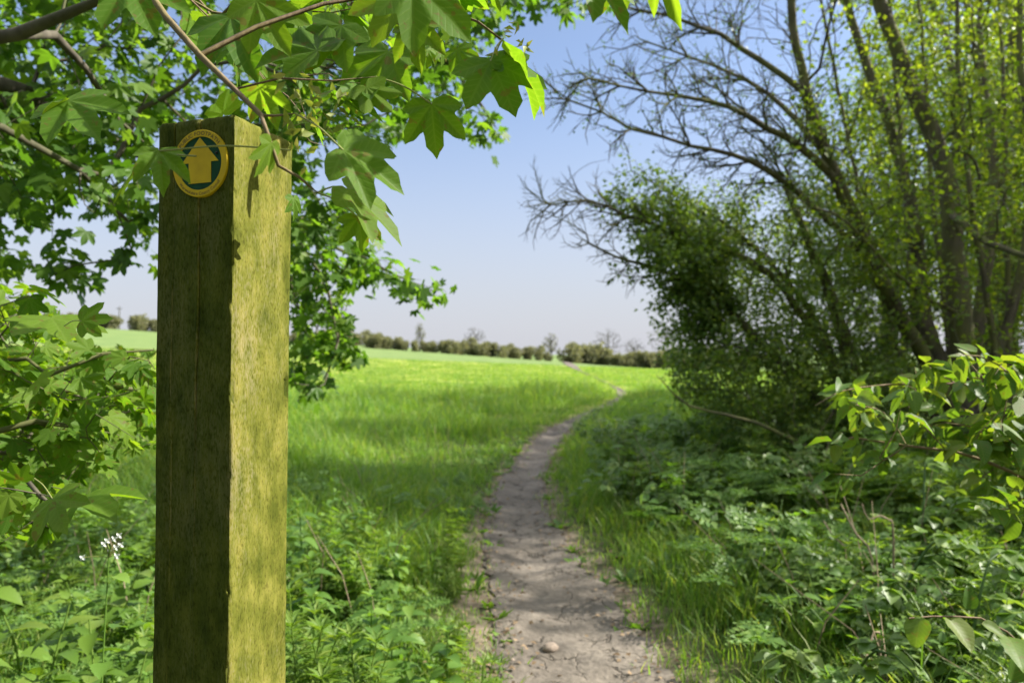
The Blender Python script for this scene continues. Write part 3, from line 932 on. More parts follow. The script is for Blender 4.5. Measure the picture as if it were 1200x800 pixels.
T.stem_line([tb + [0.08, 0.1, 1.5], P(-60, 130, 1.9), P(0, 145, 2.0), P(90, 200, 2.3), P(150, 260, 2.6)], 0.03, 0.006)
T.stem_line([P(330, 262, 3.45), P(380, 330, 3.3), P(395, 400, 3.2), P(380, 450, 3.1)], 0.012, 0.004)
T.stem_line([P(250, -90, 3.1), P(500, -110, 3.3), P(640, -60, 3.4), P(690, 0, 3.5)], 0.02, 0.005)
rg = np.random.default_rng(21)
A1 = [(-80, -120), (720, -120), (715, 10), (660, 15), (600, 25), (555, 55), (548, 100), (598, 150), (604, 200), (575, 188), (540, 150), (500, 120), (470, 165), (420, 170), (340, 190), (150, 150), (-80, 330)]
A2 = [(-80, 100), (180, 100), (186, 290), (165, 315), (90, 230), (60, 255), (130, 330), (60, 335), (30, 280), (0, 330), (-80, 340)]
A3 = [(335, 180), (400, 230), (430, 280), (490, 320), (530, 345), (530, 358), (490, 345), (440, 330), (410, 335), (405, 380), (440, 425), (400, 450), (345, 475), (335, 300)]
Aall = np.vstack([cloud(A1, 1150, 2.4, 4.6, rg, 0.1), cloud(A2, 240, 2.0, 4.0, rg, 0.1), cloud(A3, 240, 2.8, 4.0, rg, 0.1),
                  cloud([(-700, -900), (400, -900), (500, -120), (-600, -120)], 260, 1.6, 3.6, rg, 0.0)])
T.grow(Aall)
T.finish()
tb_ch = T.tubes()
for st in sorted(tb_ch):
    if st == 0: build('trunk', tb_ch[st], M['bark_maple'], maple)
    elif st > 0: build('limb', tb_ch[st], M['bark_maple'], maple)
build('twigs', tb_ch[-1], M['bark_maple'], maple)
build('crown', [tree_leaves(T, 0.0042, ML0, 0.058, 4.0, droop=0.75, out=0.9, petiole=0.8, spread=0.03)], M['maple'], maple)

# near spray of the same tree, in front of and above the post
S = Tree(0.03, wig=0.12, alpha=0.3, beta=0.5, up=0.0, p=2.4, tip=0.0007, seed=8)
S.stem_line([P(190, -30, 1.5), P(178, -60, 1.1), P(172, -25, 0.70), P(196, 22, 0.64), P(232, 62, 0.61), P(272, 102, 0.59), P(303, 135, 0.575), P(317, 165, 0.57), P(324, 192, 0.57), P(345, 207, 0.58), P(372, 226, 0.60)], 0.0085, 0.0011)
S.stem_line([P(303, 135, 0.575), P(325, 134, 0.58), P(345, 133, 0.59)], 0.0016, 0.0010)
S.stem_line([P(272, 102, 0.59), P(330, 92, 0.60), P(390, 96, 0.62), P(440, 90, 0.65)], 0.0012, 0.0008)
S.stem_line([P(232, 62, 0.61), P(300, 30, 0.64), P(380, 0, 0.68), P(470, -10, 0.72), P(520, 15, 0.71), P(560, 25, 0.70), P(590, 45, 0.70), P(605, 68, 0.69)], 0.003, 0.0009)
S.stem_line([P(470, -10, 0.72), P(600, -60, 0.66), P(700, -50, 0.62), P(760, -40, 0.60)], 0.0018, 0.0009)
A4 = [(215, -60), (600, -60), (560, 20), (520, 60), (470, 60), (430, 130), (390, 180), (345, 170), (330, 100), (270, 60), (210, 10)]
S.grow(np.vstack([cloud(A4, 64, 0.86, 1.3, rg), cloud([(640, -80), (800, -80), (730, -20), (650, -10)], 6, 0.6, 0.75, rg)]))
S.finish()
ch = S.tubes(); allc = [c for k in ch for c in ch[k]]
build('twig', allc, M['bark_twig'], maple)
leaf_c, pet_c = [], []
def hand_leaf(bu, bv, tu, tv, Y0, Y1, nrm=(0.2, -0.6, 0.8), k=1.0, wx=1.0, curl=1.0, stalk=None):
    a, b = P(bu, bv, Y0), P(tu, tv, Y1)
    L_ = np.linalg.norm(b - a) * k * 0.9
    nrm = np.array(nrm) + rg.normal(0, 0.18, 3); curl = curl * rg.uniform(0.4, 2.2); wx = wx * rg.uniform(0.85, 1.08)
    leaf_c.append(place(ML2, a[None], (b - a)[None], np.array([nrm], float), L_, np.array([[wx, 1.0, curl]])))
    if stalk is not None:
        q = P(*stalk)
        mid = (a + q) / 2 + np.array([0, 0, 0.004])
        pet_c.append(tube_chunk(catmull([q, mid, a], 0.006), np.full(len(catmull([q, mid, a], 0.006)), 0.0008), 5))
hand_leaf(187, 177, 190, 226, 0.585, 0.565, (-0.25, -0.6, 0.8), 1.0, 0.85, 1.2, (340, 176, 0.578))
hand_leaf(166, 192, 118, 250, 0.60, 0.585, (-0.5, -0.6, 0.6), 0.9, 0.75, 1.0, (230, 183, 0.583))
hand_leaf(318, 168, 299, 214, 0.565, 0.56, (0.95, -0.2, 0.1), 1.0, 0.7, 1.4)
hand_leaf(402, 176, 488, 224, 0.58, 0.60, (0.2, -0.75, 0.6), 1.0, 1.0, 1.2, (345, 133, 0.59))
hand_leaf(408, 222, 486, 288, 0.61, 0.63, (0.4, -0.6, 0.6), 1.0, 0.95, 1.0, (372, 226, 0.60))
hand_leaf(420, 255, 428, 300, 0.64, 0.64, (0.3, -0.9, 0.2), 1.0, 1.0, 1.0, (372, 226, 0.60))
hand_leaf(506, 122, 511, 191, 0.66, 0.665, (-0.1, -0.9, 0.3), 1.0, 1.0, 1.1, (440, 90, 0.65))
hand_leaf(575, 72, 606, 135, 0.68, 0.665, (0.1, -0.8, 0.5), 1.1, 1.15, 1.0, (590, 45, 0.70))
hand_leaf(600, 70, 660, 132, 0.69, 0.67, (0.7, -0.3, 0.6), 1.0, 0.9, 1.2, (605, 60, 0.69))
hand_leaf(578, 74, 545, 100, 0.69, 0.69, (0.0, -0.6, 0.8), 1.1, 1.0, 1.0, (590, 45, 0.70))
hand_leaf(482, -22, 556, 44, 0.60, 0.60, (0.1, -0.75, 0.6), 1.1, 1.1, 1.0, (470, -10, 0.72))
hand_leaf(470, -10, 430, 60, 0.68, 0.67, (0.1, -0.9, 0.2), 1.0, 1.0, 0.8)
hand_leaf(487, 28, 491, 86, 0.68, 0.67, (-0.2, -0.9, 0.3), 1.0, 0.95, 1.0, (470, -10, 0.72))
hand_leaf(690, -40, 749, 42, 0.54, 0.54, (0.5, -0.7, 0.3), 1.0, 0.72, 1.0)
hand_leaf(778, -52, 793, 40, 0.54, 0.54, (-0.4, -0.8, 0.2), 1.0, 0.6, 1.0)
hand_leaf(262, 134, 262, 96, 1.0, 0.95, (0.0, -0.7, 0.7), 1.0, 1.2, 1.0)
hand_leaf(344, 232, 348, 262, 0.75, 0.75, (0.8, -0.5, 0.2), 1.0, 0.8, 1.0)
hand_leaf(440, 105, 385, 115, 0.66, 0.62, (0.1, -0.4, 0.9), 1.0, 0.9, 1.2)
hand_leaf(375, 110, 470, 125, 0.64, 0.66, (0.1, -0.3, 0.9), 0.9, 0.8, 1.2)
hand_leaf(372, 60, 330, 40, 0.7, 0.72, (0.1, -0.7, 0.6), 1.6, 1.0, 1.0)
hand_leaf(80, 118, 120, 165, 0.95, 0.9, (-0.6, -0.3, 0.9), 0.9, 1.0, 1.0, (60, 130, 1.0))
hand_leaf(78, 118, 36, 142, 0.95, 0.95, (0.2, -0.3, 1.0), 0.95, 0.9, 1.0)
hand_leaf(300, 0, 345, 70, 0.66, 0.66, (0.1, -0.8, 0.4), 1.0, 1.0, 1.0)
hand_leaf(270, 20, 300, 90, 0.75, 0.72, (0.1, -0.8, 0.3), 1.0, 1.0, 1.0)
hand_leaf(150, -20, 185, 40, 0.8, 0.78, (0.1, -0.8, 0.3), 1.0, 1.0, 1.0)
hand_leaf(400, 30, 350, 90, 0.72, 0.70, (0.0, -0.8, 0.5), 1.0, 1.0, 1.0)
hand_leaf(455, 60, 420, 130, 0.80, 0.78, (0.0, -0.8, 0.5), 1.0, 1.0, 1.0)
leaf_c.append(tree_leaves(S, 0.0012, ML2, 0.042, 0.95, droop=0.7, out=0.9, petiole=0.5, keep=lambda q: q[:, 2] > CAM_H + (HV - 190) / F * q[:, 1]))
build('near_leaves', leaf_c + [c + (1,) for c in pet_c], None, maple, mats=[M['maple_near'], M['petiole']])
# bunches of winged keys
SL = small_leaf(0.2)
for (u, v, Y) in [(335, 100, .6), (350, 112, .6), (365, 95, .62), (372, 130, .62), (385, 150, .62), (345, 150, .6), (410, 140, .64), (352, 125, .6), (362, 165, .6), (395, 110, .63), (600, 40, .70), (612, 55, .70), (585, 58, .69)]:
    n = 6
    p = P(u, v, Y)[None] + rg.normal(0, 0.008, (n, 3))
    build('key_bunch', [place(SL, p, rg.normal(0, 1, (n, 3)) + np.array([0, 0, -0.5]), rg.normal(0, 1, (n, 3)), rg.uniform(0.010, 0.018, n))], M['samara'], maple)

# ------------------------------------------------------------------ maple sapling low on the left
sap = thing('maple_sapling', 'low spreading maple sapling with dark branches at the left edge beside the post', 'sapling', (-1.75, 1.35, float(ground(-1.75, 1.35))))
T = Tree(0.05, wig=0.14, alpha=0.15, beta=0.5, up=0.02, p=2.4, tip=0.0011, seed=5)
sb = np.array([-1.75, 1.35, ground(-1.75, 1.35) - 0.05])
T.stem_line([sb, sb + [0.02, 0, 0.4], sb + [0.08, 0.02, 0.75], sb + [0.1, 0.05, 1.25]], 0.03, 0.012)
T.stem_line([sb + [0.05, 0.01, 0.6], P(-60, 445, 1.3), P(40, 462, 1.3), P(110, 450, 1.35), P(182, 458, 1.45)], 0.011, 0.004)
T.stem_line([sb + [0.08, 0.02, 0.75], P(-40, 425, 1.25), P(60, 440, 1.25), P(120, 415, 1.3), P(180, 410, 1.35)], 0.008, 0.003)
T.stem_line([sb + [0.04, 0.01, 0.5], P(-60, 520, 1.2), P(40, 492, 1.25), P(100, 500, 1.3), P(160, 478, 1.35)], 0.012, 0.004)
T.stem_line([sb + [0.03, 0.0, 0.4], P(-40, 540, 1.15), P(30, 560, 1.1), P(70, 600, 1.0)], 0.009, 0.003)
T.grow(np.vstack([cloud([(-140, 335), (50, 345), (90, 400), (186, 405), (186, 500), (120, 515), (60, 530), (-140, 570)], 560, 1.2, 2.6, rg),
                  cloud([(-140, 430), (186, 420), (186, 530), (150, 560), (60, 570), (-140, 640)], 200, 1.15, 2.0, rg),
                  cloud([(-100, 540), (88, 555), (80, 620), (-100, 680)], 70, 1.0, 1.9, rg)]))
T.finish()
ch = T.tubes()
build('trunk', ch[0], M['bark_dark'], sap)
for st in sorted(ch):
    if st > 0: build('limb', ch[st], M['bark_dark'], sap)
build('twigs', ch[-1], M['bark_dark'], sap)
leaf_c, pet_c = [], []
hand_leaf(96, 376, 136, 372, 1.0, 1.0, (0.0, -0.9, 0.35), 1.0, 1.1, 0.5, (75, 382, 1.02))
hand_leaf(60, 372, 80, 398, 1.05, 1.0, (0.0, -0.6, 0.8), 1.1, 1.1, 1.0)
hand_leaf(62, 585, 76, 632, 0.85, 0.8, (-0.6, -0.4, 0.7), 0.9, 1.0, 1.0, (40, 560, 0.9))
hand_leaf(92, 585, 128, 592, 0.9, 0.85, (0.2, -0.4, 0.9), 1.2, 1.1, 1.0, (60, 570, 0.95))
leaf_c.append(tree_leaves(T, 0.0028, ML2, 0.040, 2.3, droop=0.6, out=0.9, petiole=0.5))
build('crown', leaf_c + [c + (1,) for c in pet_c], None, sap, mats=[M['maple_near'], M['petiole']])

# ================================================================== RIGHT-HAND TREES
SML, SMW = small_leaf(0.28), small_leaf(0.36)
def make_tree(name, label, cat, base, stems, atts, mat_bark, leaf, seed, step=0.16, wig=0.13, up=0.03, tip=0.003, alpha=0.15, beta=0.5, p=2.4, group=None, fans=(), f0=0.25):
    """stems: list of (points, r0, r1). leaf: list of dict(tree_leaves arguments) + material"""
    o = thing(name, label, cat, base, group)
    T = Tree(step, wig=wig, alpha=alpha, beta=beta, up=up, p=p, tip=tip, seed=seed)
    for k, (pts, r0, r1) in enumerate(stems):
        T.stem_line(pts, r0, r1, join=k > 0)
    T.grow(atts)
    for k, every, L in fans:
        T.shoots(T.ids[k], every, L, 3, 0.075, f0=f0)
    T.finish()
    ch = T.tubes()
    for st in sorted(ch):
        if st >= 0: build('trunk' if st == 0 else 'stem', ch[st], M['bark_moss'] if mat_bark == M['bark_dark'] else mat_bark, o)
    if -1 in ch: build('branches', ch[-1], mat_bark, o)
    for kw, mt in leaf:
        build('crown', [tree_leaves(T, **kw)], mt, o)
    return o, T

# T1: tall many-stemmed tree, mostly still bare towards the sky
b1 = np.array([4.15, 6.3, float(ground(4.15, 6.3))])
bb = b1 - [0, 0, 0.1]
st1 = [([bb, P(1128, 420, 6.3), P(1118, 300, 6.35), P(1108, 200, 6.4), P(1060, 80, 6.3), P(1025, -20, 6.2), P(1000, -160, 6.0)], 0.12, 0.04),
       ([bb + [-0.05, 0, 0.5], P(1095, 440, 6.2), P(1040, 340, 6.0), P(990, 230, 5.8), P(945, 110, 5.6), P(925, 0, 5.5), P(910, -130, 5.4)], 0.07, 0.022),
       ([bb + [-0.03, 0.05, 0.8], P(1085, 380, 6.5), P(1070, 250, 6.8), P(1035, 130, 6.9), P(990, 0, 7.0), P(965, -120, 7.1)], 0.075, 0.025),
       ([bb + [0.05, 0.1, 0.4], P(1150, 350, 6.6), P(1165, 200, 6.8), P(1150, 60, 7.0), P(1145, -80, 7.0)], 0.07, 0.02),
       ([bb + [0.08, 0.1, 0.4], P(1190, 350, 6.2), P(1210, 200, 6.3), P(1195, 60, 6.4), P(1200, -80, 6.4)], 0.05, 0.02),
       ([P(1000, 250, 5.85), P(960, 190, 5.6), P(900, 150, 5.4), P(830, 118, 5.2), P(760, 108, 5.1), P(690, 92, 5.0)], 0.036, 0.005),
       ([P(1025, 310, 6.0), P(940, 230, 5.8), P(880, 190, 5.5), P(810, 172, 5.3), P(740, 150, 5.2), P(668, 118, 5.2)], 0.034, 0.005),
       ([P(945, 110, 5.6), P(890, 70, 5.7), P(820, 30, 5.8), P(750, 12, 5.9), P(700, 0, 6.0)], 0.026, 0.005),
       ([P(970, 180, 5.7), P(900, 110, 6.0), P(830, 75, 6.2), P(760, 50, 6.4)], 0.026, 0.005),
       ([P(925, 0, 5.5), P(860, -50, 5.5), P(790, -80, 5.5), P(730, -70, 5.5)], 0.022, 0.005),
       ([P(990, 0, 7.0), P(920, -20, 6.8), P(850, -10, 6.6), P(780, -30, 6.5)], 0.022, 0.005),
       ([bb + [-0.10, 0.1, 0.2], P(1075, 400, 6.6), P(1062, 240, 6.7), P(1050, 100, 6.8), P(1040, -60, 6.8)], 0.035, 0.015),
       ([bb + [0.12, 0.0, 0.2], P(1165, 420, 6.0), P(1140, 250, 5.9), P(1126, 110, 5.9), P(1118, -60, 5.9)], 0.03, 0.014),
       ([bb + [0.16, 0.1, 0.2], P(1180, 420, 6.6), P(1178, 240, 6.7), P(1176, 90, 6.8), P(1168, -60, 6.8)], 0.03, 0.014),
       ([bb + [-0.05, 0.15, 0.2], P(1110, 400, 6.9), P(1092, 230, 7.1), P(1084, 90, 7.2), P(1072, -60, 7.2)], 0.032, 0.014),
       ([bb + [-0.15, 0.1, 0.3], P(1050, 400, 6.8), P(1015, 260, 7.0), P(985, 120, 7.1), P(955, -40, 7.2)], 0.03, 0.013),
       ([P(1110, 250, 6.4), P(1160, 285, 5.6), P(1210, 300, 5.0), P(1290, 320, 4.6)], 0.032, 0.02),
       ([P(1125, 370, 6.3), P(1060, 330, 5.6), P(980, 250, 5.2), P(930, 245, 5.1)], 0.02, 0.004)]
rg = np.random.default_rng(31)
at1 = np.vstack([cloud([(1200, -140), (860, -140), (850, 40), (840, 150), (900, 210), (960, 250), (1080, 260), (1200, 300)], 1250, 4.6, 7.4, rg, 0.0),
                 cloud([(930, -100), (720, -120), (690, 30), (672, 112), (700, 140), (760, 180), (840, 200), (900, 190), (930, 100)], 110, 4.7, 6.8, rg, 0.0),
                 cloud([(1250, -700), (760, -600), (720, -140), (1250, -140)], 320, 4.4, 7.4, rg),
                 cloud([(980, 260), (1240, 200), (1240, 460), (1020, 460)], 220, 5.2, 7.6, rg)])
t1, TT1 = make_tree('hedgerow_tree', 'tall many-stemmed tree right of the path with mostly bare twigs spreading left against the sky', 'tree', b1, st1, at1, M['bark_dark'],
                [(dict(rmax=0.008, tpl=SMW, size=0.055, per=4.5, out=0.8, droop=0.2, spread=0.06, keep=lambda q: (q[:, 0] / q[:, 1] > 0.42) & (np.random.default_rng(1).uniform(0, 1, len(q)) < np.clip((q[:, 0] / q[:, 1] - 0.30) * 2.6, 0.05, 1.0))), M['lime_leaf']),
                 (dict(rmax=0.008, tpl=SMW, size=0.026, per=0.5, out=0.8, droop=0.1, keep=lambda q: q[:, 0] / q[:, 1] <= 0.42), M['dark_leaf'])],
                seed=41, step=0.12, tip=0.0023, up=0.05, wig=0.12, alpha=0.10, beta=1.3, fans=[(5, 0.085, 0.75), (6, 0.085, 0.75), (7, 0.085, 0.75), (8, 0.09, 0.75), (9, 0.10, 0.7), (10, 0.10, 0.7), (1, 0.20, 0.8), (2, 0.25, 0.8), (17, 0.12, 0.4), (11, 0.3, 0.5), (15, 0.3, 0.5)])

# T2: dense dark-leaved thorn bush
b2 = np.array([3.25, 6.6, float(ground(3.25, 6.6))])
bb = b2 - [0, 0, 0.1]
st2 = [([bb, P(1000, 470, 6.6), P(985, 380, 6.5), P(950, 290, 6.4), P(920, 220, 6.3)], 0.10, 0.02),
       ([bb + [-0.03, 0, 0.3], P(960, 470, 6.3), P(900, 410, 6.0), P(840, 350, 5.8), P(780, 318, 5.6), P(720, 300, 5.5), P(690, 285, 5.45)], 0.06, 0.006),
       ([bb + [0, 0, 0.6], P(960, 400, 6.5), P(900, 320, 6.2), P(840, 290, 6.0), P(760, 262, 5.9), P(690, 235, 5.8), P(645, 240, 5.8)], 0.05, 0.005),
       ([bb + [0, -0.05, 0.2], P(980, 540, 5.6), P(930, 515, 5.3), P(870, 490, 5.0), P(830, 482, 4.9), P(790, 465, 4.8), P(770, 440, 4.75)], 0.03, 0.005),
       ([bb + [0.0, 0.05, 0.8], P(940, 350, 6.6), P(860, 270, 6.5), P(800, 235, 6.4), P(740, 200, 6.4)], 0.04, 0.005)]
bare = cloud([(640, 232), (660, 185), (690, 190), (740, 175), (800, 200), (850, 235), (860, 300), (820, 335), (770, 320), (715, 300), (690, 285), (660, 262)], 30, 5.2, 6.6, rg)
leafy = cloud([(778, 420), (785, 360), (800, 325), (815, 260), (840, 220), (900, 200), (990, 200), (1050, 260), (1070, 330), (1075, 440), (1040, 500), (980, 530), (900, 520), (830, 490), (800, 465)], 1500, 5.4, 7.9, rg, 0.2)
low = cloud([(765, 390), (780, 350), (800, 345), (790, 400)], 16, 5.6, 6.4, rg)
low2 = cloud([(775, 405), (860, 400), (960, 400), (1090, 420), (1090, 545), (980, 545), (880, 530), (800, 480)], 420, 5.2, 7.6, rg, 0.0)
at2 = np.vstack([bare, leafy, low, low2])
lf = lambda q: np.random.default_rng(4).uniform(0, 1, len(q)) < sstep(0.85, 1.45, q[:, 0] + 0.35 * vnoise(q[:, 1] * 1.5, q[:, 2] * 1.8, 1.3, 3) + 0.35 * np.maximum(0, 1.6 - q[:, 2])) * sstep(3.1, 2.4, q[:, 2])
t2, TT2 = make_tree('thorn_bush', 'dense dark green thorn bush right of the path with bare twigs reaching left', 'bush', b2, st2, at2, M['bark_dark'],
                [(dict(rmax=0.006, tpl=SMW, size=0.050, per=6.0, low_per=13.0, out=0.8, droop=0.2, spread=0.05, keep=lf), M['thorn_leaf'])],
                seed=43, step=0.10, tip=0.0021, up=0.09, wig=0.12, alpha=0.10, beta=1.3, fans=[(1, 0.085, 0.75), (2, 0.075, 0.8), (4, 0.10, 0.6)], f0=0.48)

# trees behind, leaves lit from beyond
def bushy(name, label, x, y, h, r, seed, mat, n=520, lsize=0.085, per=1.6, zlo=0.5, group=None, leanx=0.0, nst=3):
    rgl = np.random.default_rng(seed)
    z0 = float(ground(x, y)); base = np.array([x, y, z0])
    stems = []
    for k in range(nst):
        a = rgl.uniform(0, 6.28); q = 0.0 if k == 0 else rgl.uniform(0.25, 0.5) * r
        e = base + [q * math.cos(a) + leanx, q * math.sin(a), h * rgl.uniform(0.75, 0.95)]
        m1 = base + (e - base) * 0.35 + rgl.normal(0, 0.08 * r, 3); m2 = base + (e - base) * 0.7 + rgl.normal(0, 0.08 * r, 3)
        stems.append(([base - [0, 0, 0.1] if k == 0 else base + [0, 0, 0.2 * k], m1, m2, e], 0.022 * h * (1 if k == 0 else 0.65), 0.004 * h))
    u = norm(rgl.normal(0, 1, (n * 4, 3))) * rgl.uniform(0, 1, (n * 4, 1)) ** 0.45
    zc = z0 + (zlo + h) / 2 + 0.3
    pts = np.array([x + leanx * 0.7, y, zc]) + u * np.array([r, r, (h - zlo) / 2])
    lump = vnoise(pts[:, 0] * 1.2 + pts[:, 2], pts[:, 1] * 1.2 + pts[:, 2] * 0.7, 1.6 / (0.4 + r * 0.3), seed)
    pts = pts[lump > -0.25][:n]
    return make_tree(name, label, 'tree', base, stems, pts, M['bark_dark'], [(dict(rmax=0.011, tpl=SMW, size=lsize, per=per, out=0.8, droop=0.3, spread=0.12), mat)], seed=seed, step=0.25, tip=0.006, up=0.05, wig=0.12, group=group)[0]
bt1 = bushy('leafy_tree', 'yellow-green leafy tree standing behind the many-stemmed tree at the right edge', 7.6, 10.3, 8.0, 2.3, 51, M['lime_leaf'], 900, 0.10, per=13.0)
bt2 = bushy('leafy_tree', 'dark leafy tree filling the gap behind the thorn bush', 7.0, 12.6, 6.6, 2.3, 52, M['dark_leaf'], 900, 0.10, per=13.0)
g3 = 'leafy trees around the thicket'
for src, x, y, rz, sc, lb in [
        (bt1, 12.2, 17.0, 2.1, 1.6, 'tall yellow-green tree glimpsed far back between the right-hand stems'), (bt2, 13.8, 11.4, 1.0, 1.45, 'tall dark tree at the back of the thicket whose shade reaches the field'),
        (bt2, 12.4, 7.4, 2.6, 1.2, 'tall dark leafy tree behind the right edge of the thicket'), (bt1, 6.6, 8.2, 4.0, 0.62, 'small yellow-green understorey tree between the stems at the right edge'),
        (bt1, 8.2, 6.0, 1.3, 0.85, 'yellow-green leafy tree at the extreme right edge'), (bt2, 8.0, 5.5, 0.4, 1.08, 'dark leafy tree just past the right edge whose shade dapples the near path'),
        (bt1, -3.0, -3.6, 0.7, 1.25, 'leafy tree behind the viewer to the left'), (bt2, 1.0, -4.4, 2.9, 1.4, 'dark leafy tree straight behind the viewer'), (bt1, 5.4, -3.8, 5.1, 1.1, 'leafy tree behind the viewer to the right')]:
    c = copy_tree(src, None, (x, y, float(ground(x, y))), rz, sc)
    c['label'] = lb
    c['group'] = g3

# ------------------------------------------------------------------ near oval-leaved shrub entering from the right
OV = oval_leaf(7, 0.27)
shr = thing('dogwood_shrub', 'bright green shrub with oval ribbed leaves reaching in from the right edge', 'shrub', (2.0, 1.75, float(ground(2.0, 1.75))))
T = Tree(0.045, wig=0.10, alpha=0.25, beta=0.6, up=0.0, p=2.5, tip=0.0011, seed=6)
sb = np.array([2.0, 1.75, ground(2.0, 1.75) - 0.05])
T.stem_line([sb, sb + [-0.05, 0, 0.5], sb + [-0.15, 0, 0.95], sb + [-0.2, 0.02, 1.35]], 0.022, 0.008)
T.stem_line([sb + [-0.08, 0, 0.6], P(1330, 600, 1.6), P(1195, 556, 1.5), P(1120, 528, 1.5), P(1060, 520, 1.5), P(1000, 512, 1.5), P(975, 520, 1.5)], 0.008, 0.0016)
T.stem_line([sb + [-0.12, 0, 0.8], P(1300, 480, 1.7), P(1200, 460, 1.65), P(1120, 450, 1.6), P(1040, 452, 1.6), P(985, 458, 1.55), P(955, 475, 1.5)], 0.006, 0.0015)
T.stem_line([P(1060, 520, 1.5), P(1010, 560, 1.4), P(978, 555, 1.38)], 0.002, 0.0013)
T.stem_line([P(1200, 460, 1.65), P(1170, 425, 1.5), P(1120, 415, 1.45)], 0.003, 0.0014)
T.grow(np.vstack([cloud([(985, 470), (1030, 435), (1100, 420), (1190, 415), (1260, 400), (1260, 600), (1180, 560), (1110, 520), (1040, 510)], 95, 1.35, 1.9, rg),
                  cloud([(1100, 520), (1260, 560), (1260, 640), (1150, 600)], 22, 1.3, 1.8, rg)]))
T.finish()
ch = T.tubes()
build('trunk', ch[0], M['bark_grey'], shr)
for st in sorted(ch):
    if st > 0: build('branch', ch[st], M['bark_twig'], shr)
build('twigs', ch[-1], M['bark_twig'], shr)
build('leaves', [tree_leaves(T, 0.0026, OV, 0.060, 2.6, droop=0.55, out=0.8, petiole=0.25)], M['oval_near'], shr)

# lower shoot of broad leaves at the bottom right
sh2 = thing('broadleaf_shoot', 'young shoot with a few broad soft leaves near the bottom right corner', 'plant', (1.0, 1.25, float(ground(1.0, 1.25))))
q = catmull([np.array([1.0, 1.25, ground(1.0, 1.25) - 0.02]), P(1250, 850, 1.15), P(1180, 740, 1.1), P(1120, 722, 1.08), P(1065, 724, 1.06)], 0.04)
build('stem', [tube_chunk(q, np.linspace(0.004, 0.0012, len(q)), 6)], M['bark_twig'], sh2)
OV2 = oval_leaf(8, 0.36, 0.75)
lp = [((1080, 722, 1.06), (1068, 764, 1.03), (-0.6, -0.5, 0.6)), ((1110, 722, 1.08), (1150, 765, 1.02), (0.2, -0.6, 0.8)), ((1135, 715, 1.08), (1138, 682, 1.08), (0.1, -0.9, 0.2)),
      ((1150, 730, 1.08), (1185, 745, 1.06), (0.1, -0.5, 0.8)), ((1180, 745, 1.1), (1210, 780, 1.0), (0.1, -0.5, 0.8)), ((1185, 800, 1.1), (1200, 750, 1.1), (0.3, -0.8, 0.3))]
build('leaves', [place(OV2, P(*a)[None], (P(*b) - P(*a))[None], np.array([nn], float), np.linalg.norm(P(*b) - P(*a)) * 0.85) for a, b, nn in lp], M['oval_near'], sh2)

# ================================================================== FAR HEDGE
def hedge_bush(seed, w, h, label, group):
    rgl = np.random.default_rng(seed)
    o = thing('hedge_shrub', label, 'shrub', (0, 0, 0), group)
    n = 1300
    nl = 9
    cen = np.stack([rgl.uniform(-0.75, 0.75, nl) * w, rgl.uniform(-0.4, 0.4, nl) * w, rgl.uniform(0.15, 0.68, nl) * h], 1)
    rad = rgl.uniform(0.35, 0.6, nl)
    k = rgl.integers(0, nl, n)
    u = norm(rgl.normal(0, 1, (n, 3))) * rgl.uniform(0.3, 1, (n, 1)) ** 0.5
    pts = cen[k] + u * rad[k][:, None] * np.array([w * 0.9, w * 0.7, h * 0.55])
    pts[:, 2] = np.maximum(pts[:, 2], 0.05)
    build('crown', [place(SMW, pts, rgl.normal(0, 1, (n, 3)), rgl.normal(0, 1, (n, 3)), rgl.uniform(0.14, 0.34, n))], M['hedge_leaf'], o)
    tr = []
    for q in range(4):
        a = cen[q]
        c = catmull([np.array([rgl.normal(0, .12), rgl.normal(0, .1), -0.1]), a * [0.4, 0.4, 0.6], a + [0, 0, 0.3]], 0.3)
        tr.append(tube_chunk(c, np.linspace(0.05, 0.015, len(c)), 4))
    build('trunk', tr, M['bark_grey'], o)
    return o
GL, GR = 'shrubs of the far hedge left of the gap', 'shrubs of the far hedge right of the gap'
LL, LR = 'rounded shrub in the long far hedge left of the path gap', 'taller shrub in the far hedge right of the path gap'
protos = [hedge_bush(60 + k, 1.5, 2.0 + 0.2 * k, LL, GL) for k in range(4)]
used = [False] * 4
rgh = np.random.default_rng(77)
x = -112.0
while x < 32:
    k = int(rgh.integers(0, 4)); right = x > 7.9
    y = 90 + rgh.uniform(-2.2, 2.2) + (3 if x < -40 else 0)
    sc = np.clip(0.86 + 0.18 * vnoise(x * 0.33, 0.0, 1.0, 3) + rgh.normal(0, 0.09), 0.6, 1.15) * (1.28 if right else 1.0)
    if 5.3 < x < 7.9:
        x = 7.95; continue
    loc = (x, y, float(ground(x, y)) - 0.05); rz = rgh.uniform(0, 6.28)
    if not used[k] and not right:
        o = protos[k]; used[k] = True
        o.location = loc; o.rotation_euler = (0, 0, rz); o.scale = (sc, sc, sc)
    else:
        o = copy_tree(protos[k], None, loc, rz, sc)
    if right: o['label'] = LR; o['group'] = GR
    x += rgh.uniform(0.6, 1.15)
o = copy_tree(protos[1], None, (7.05, 89, float(ground(7.05, 89)) - 0.1), 1.0, 0.5)
o['label'] = 'small dark shrub standing alone in the hedge gap at the end of the path'; del o['group']
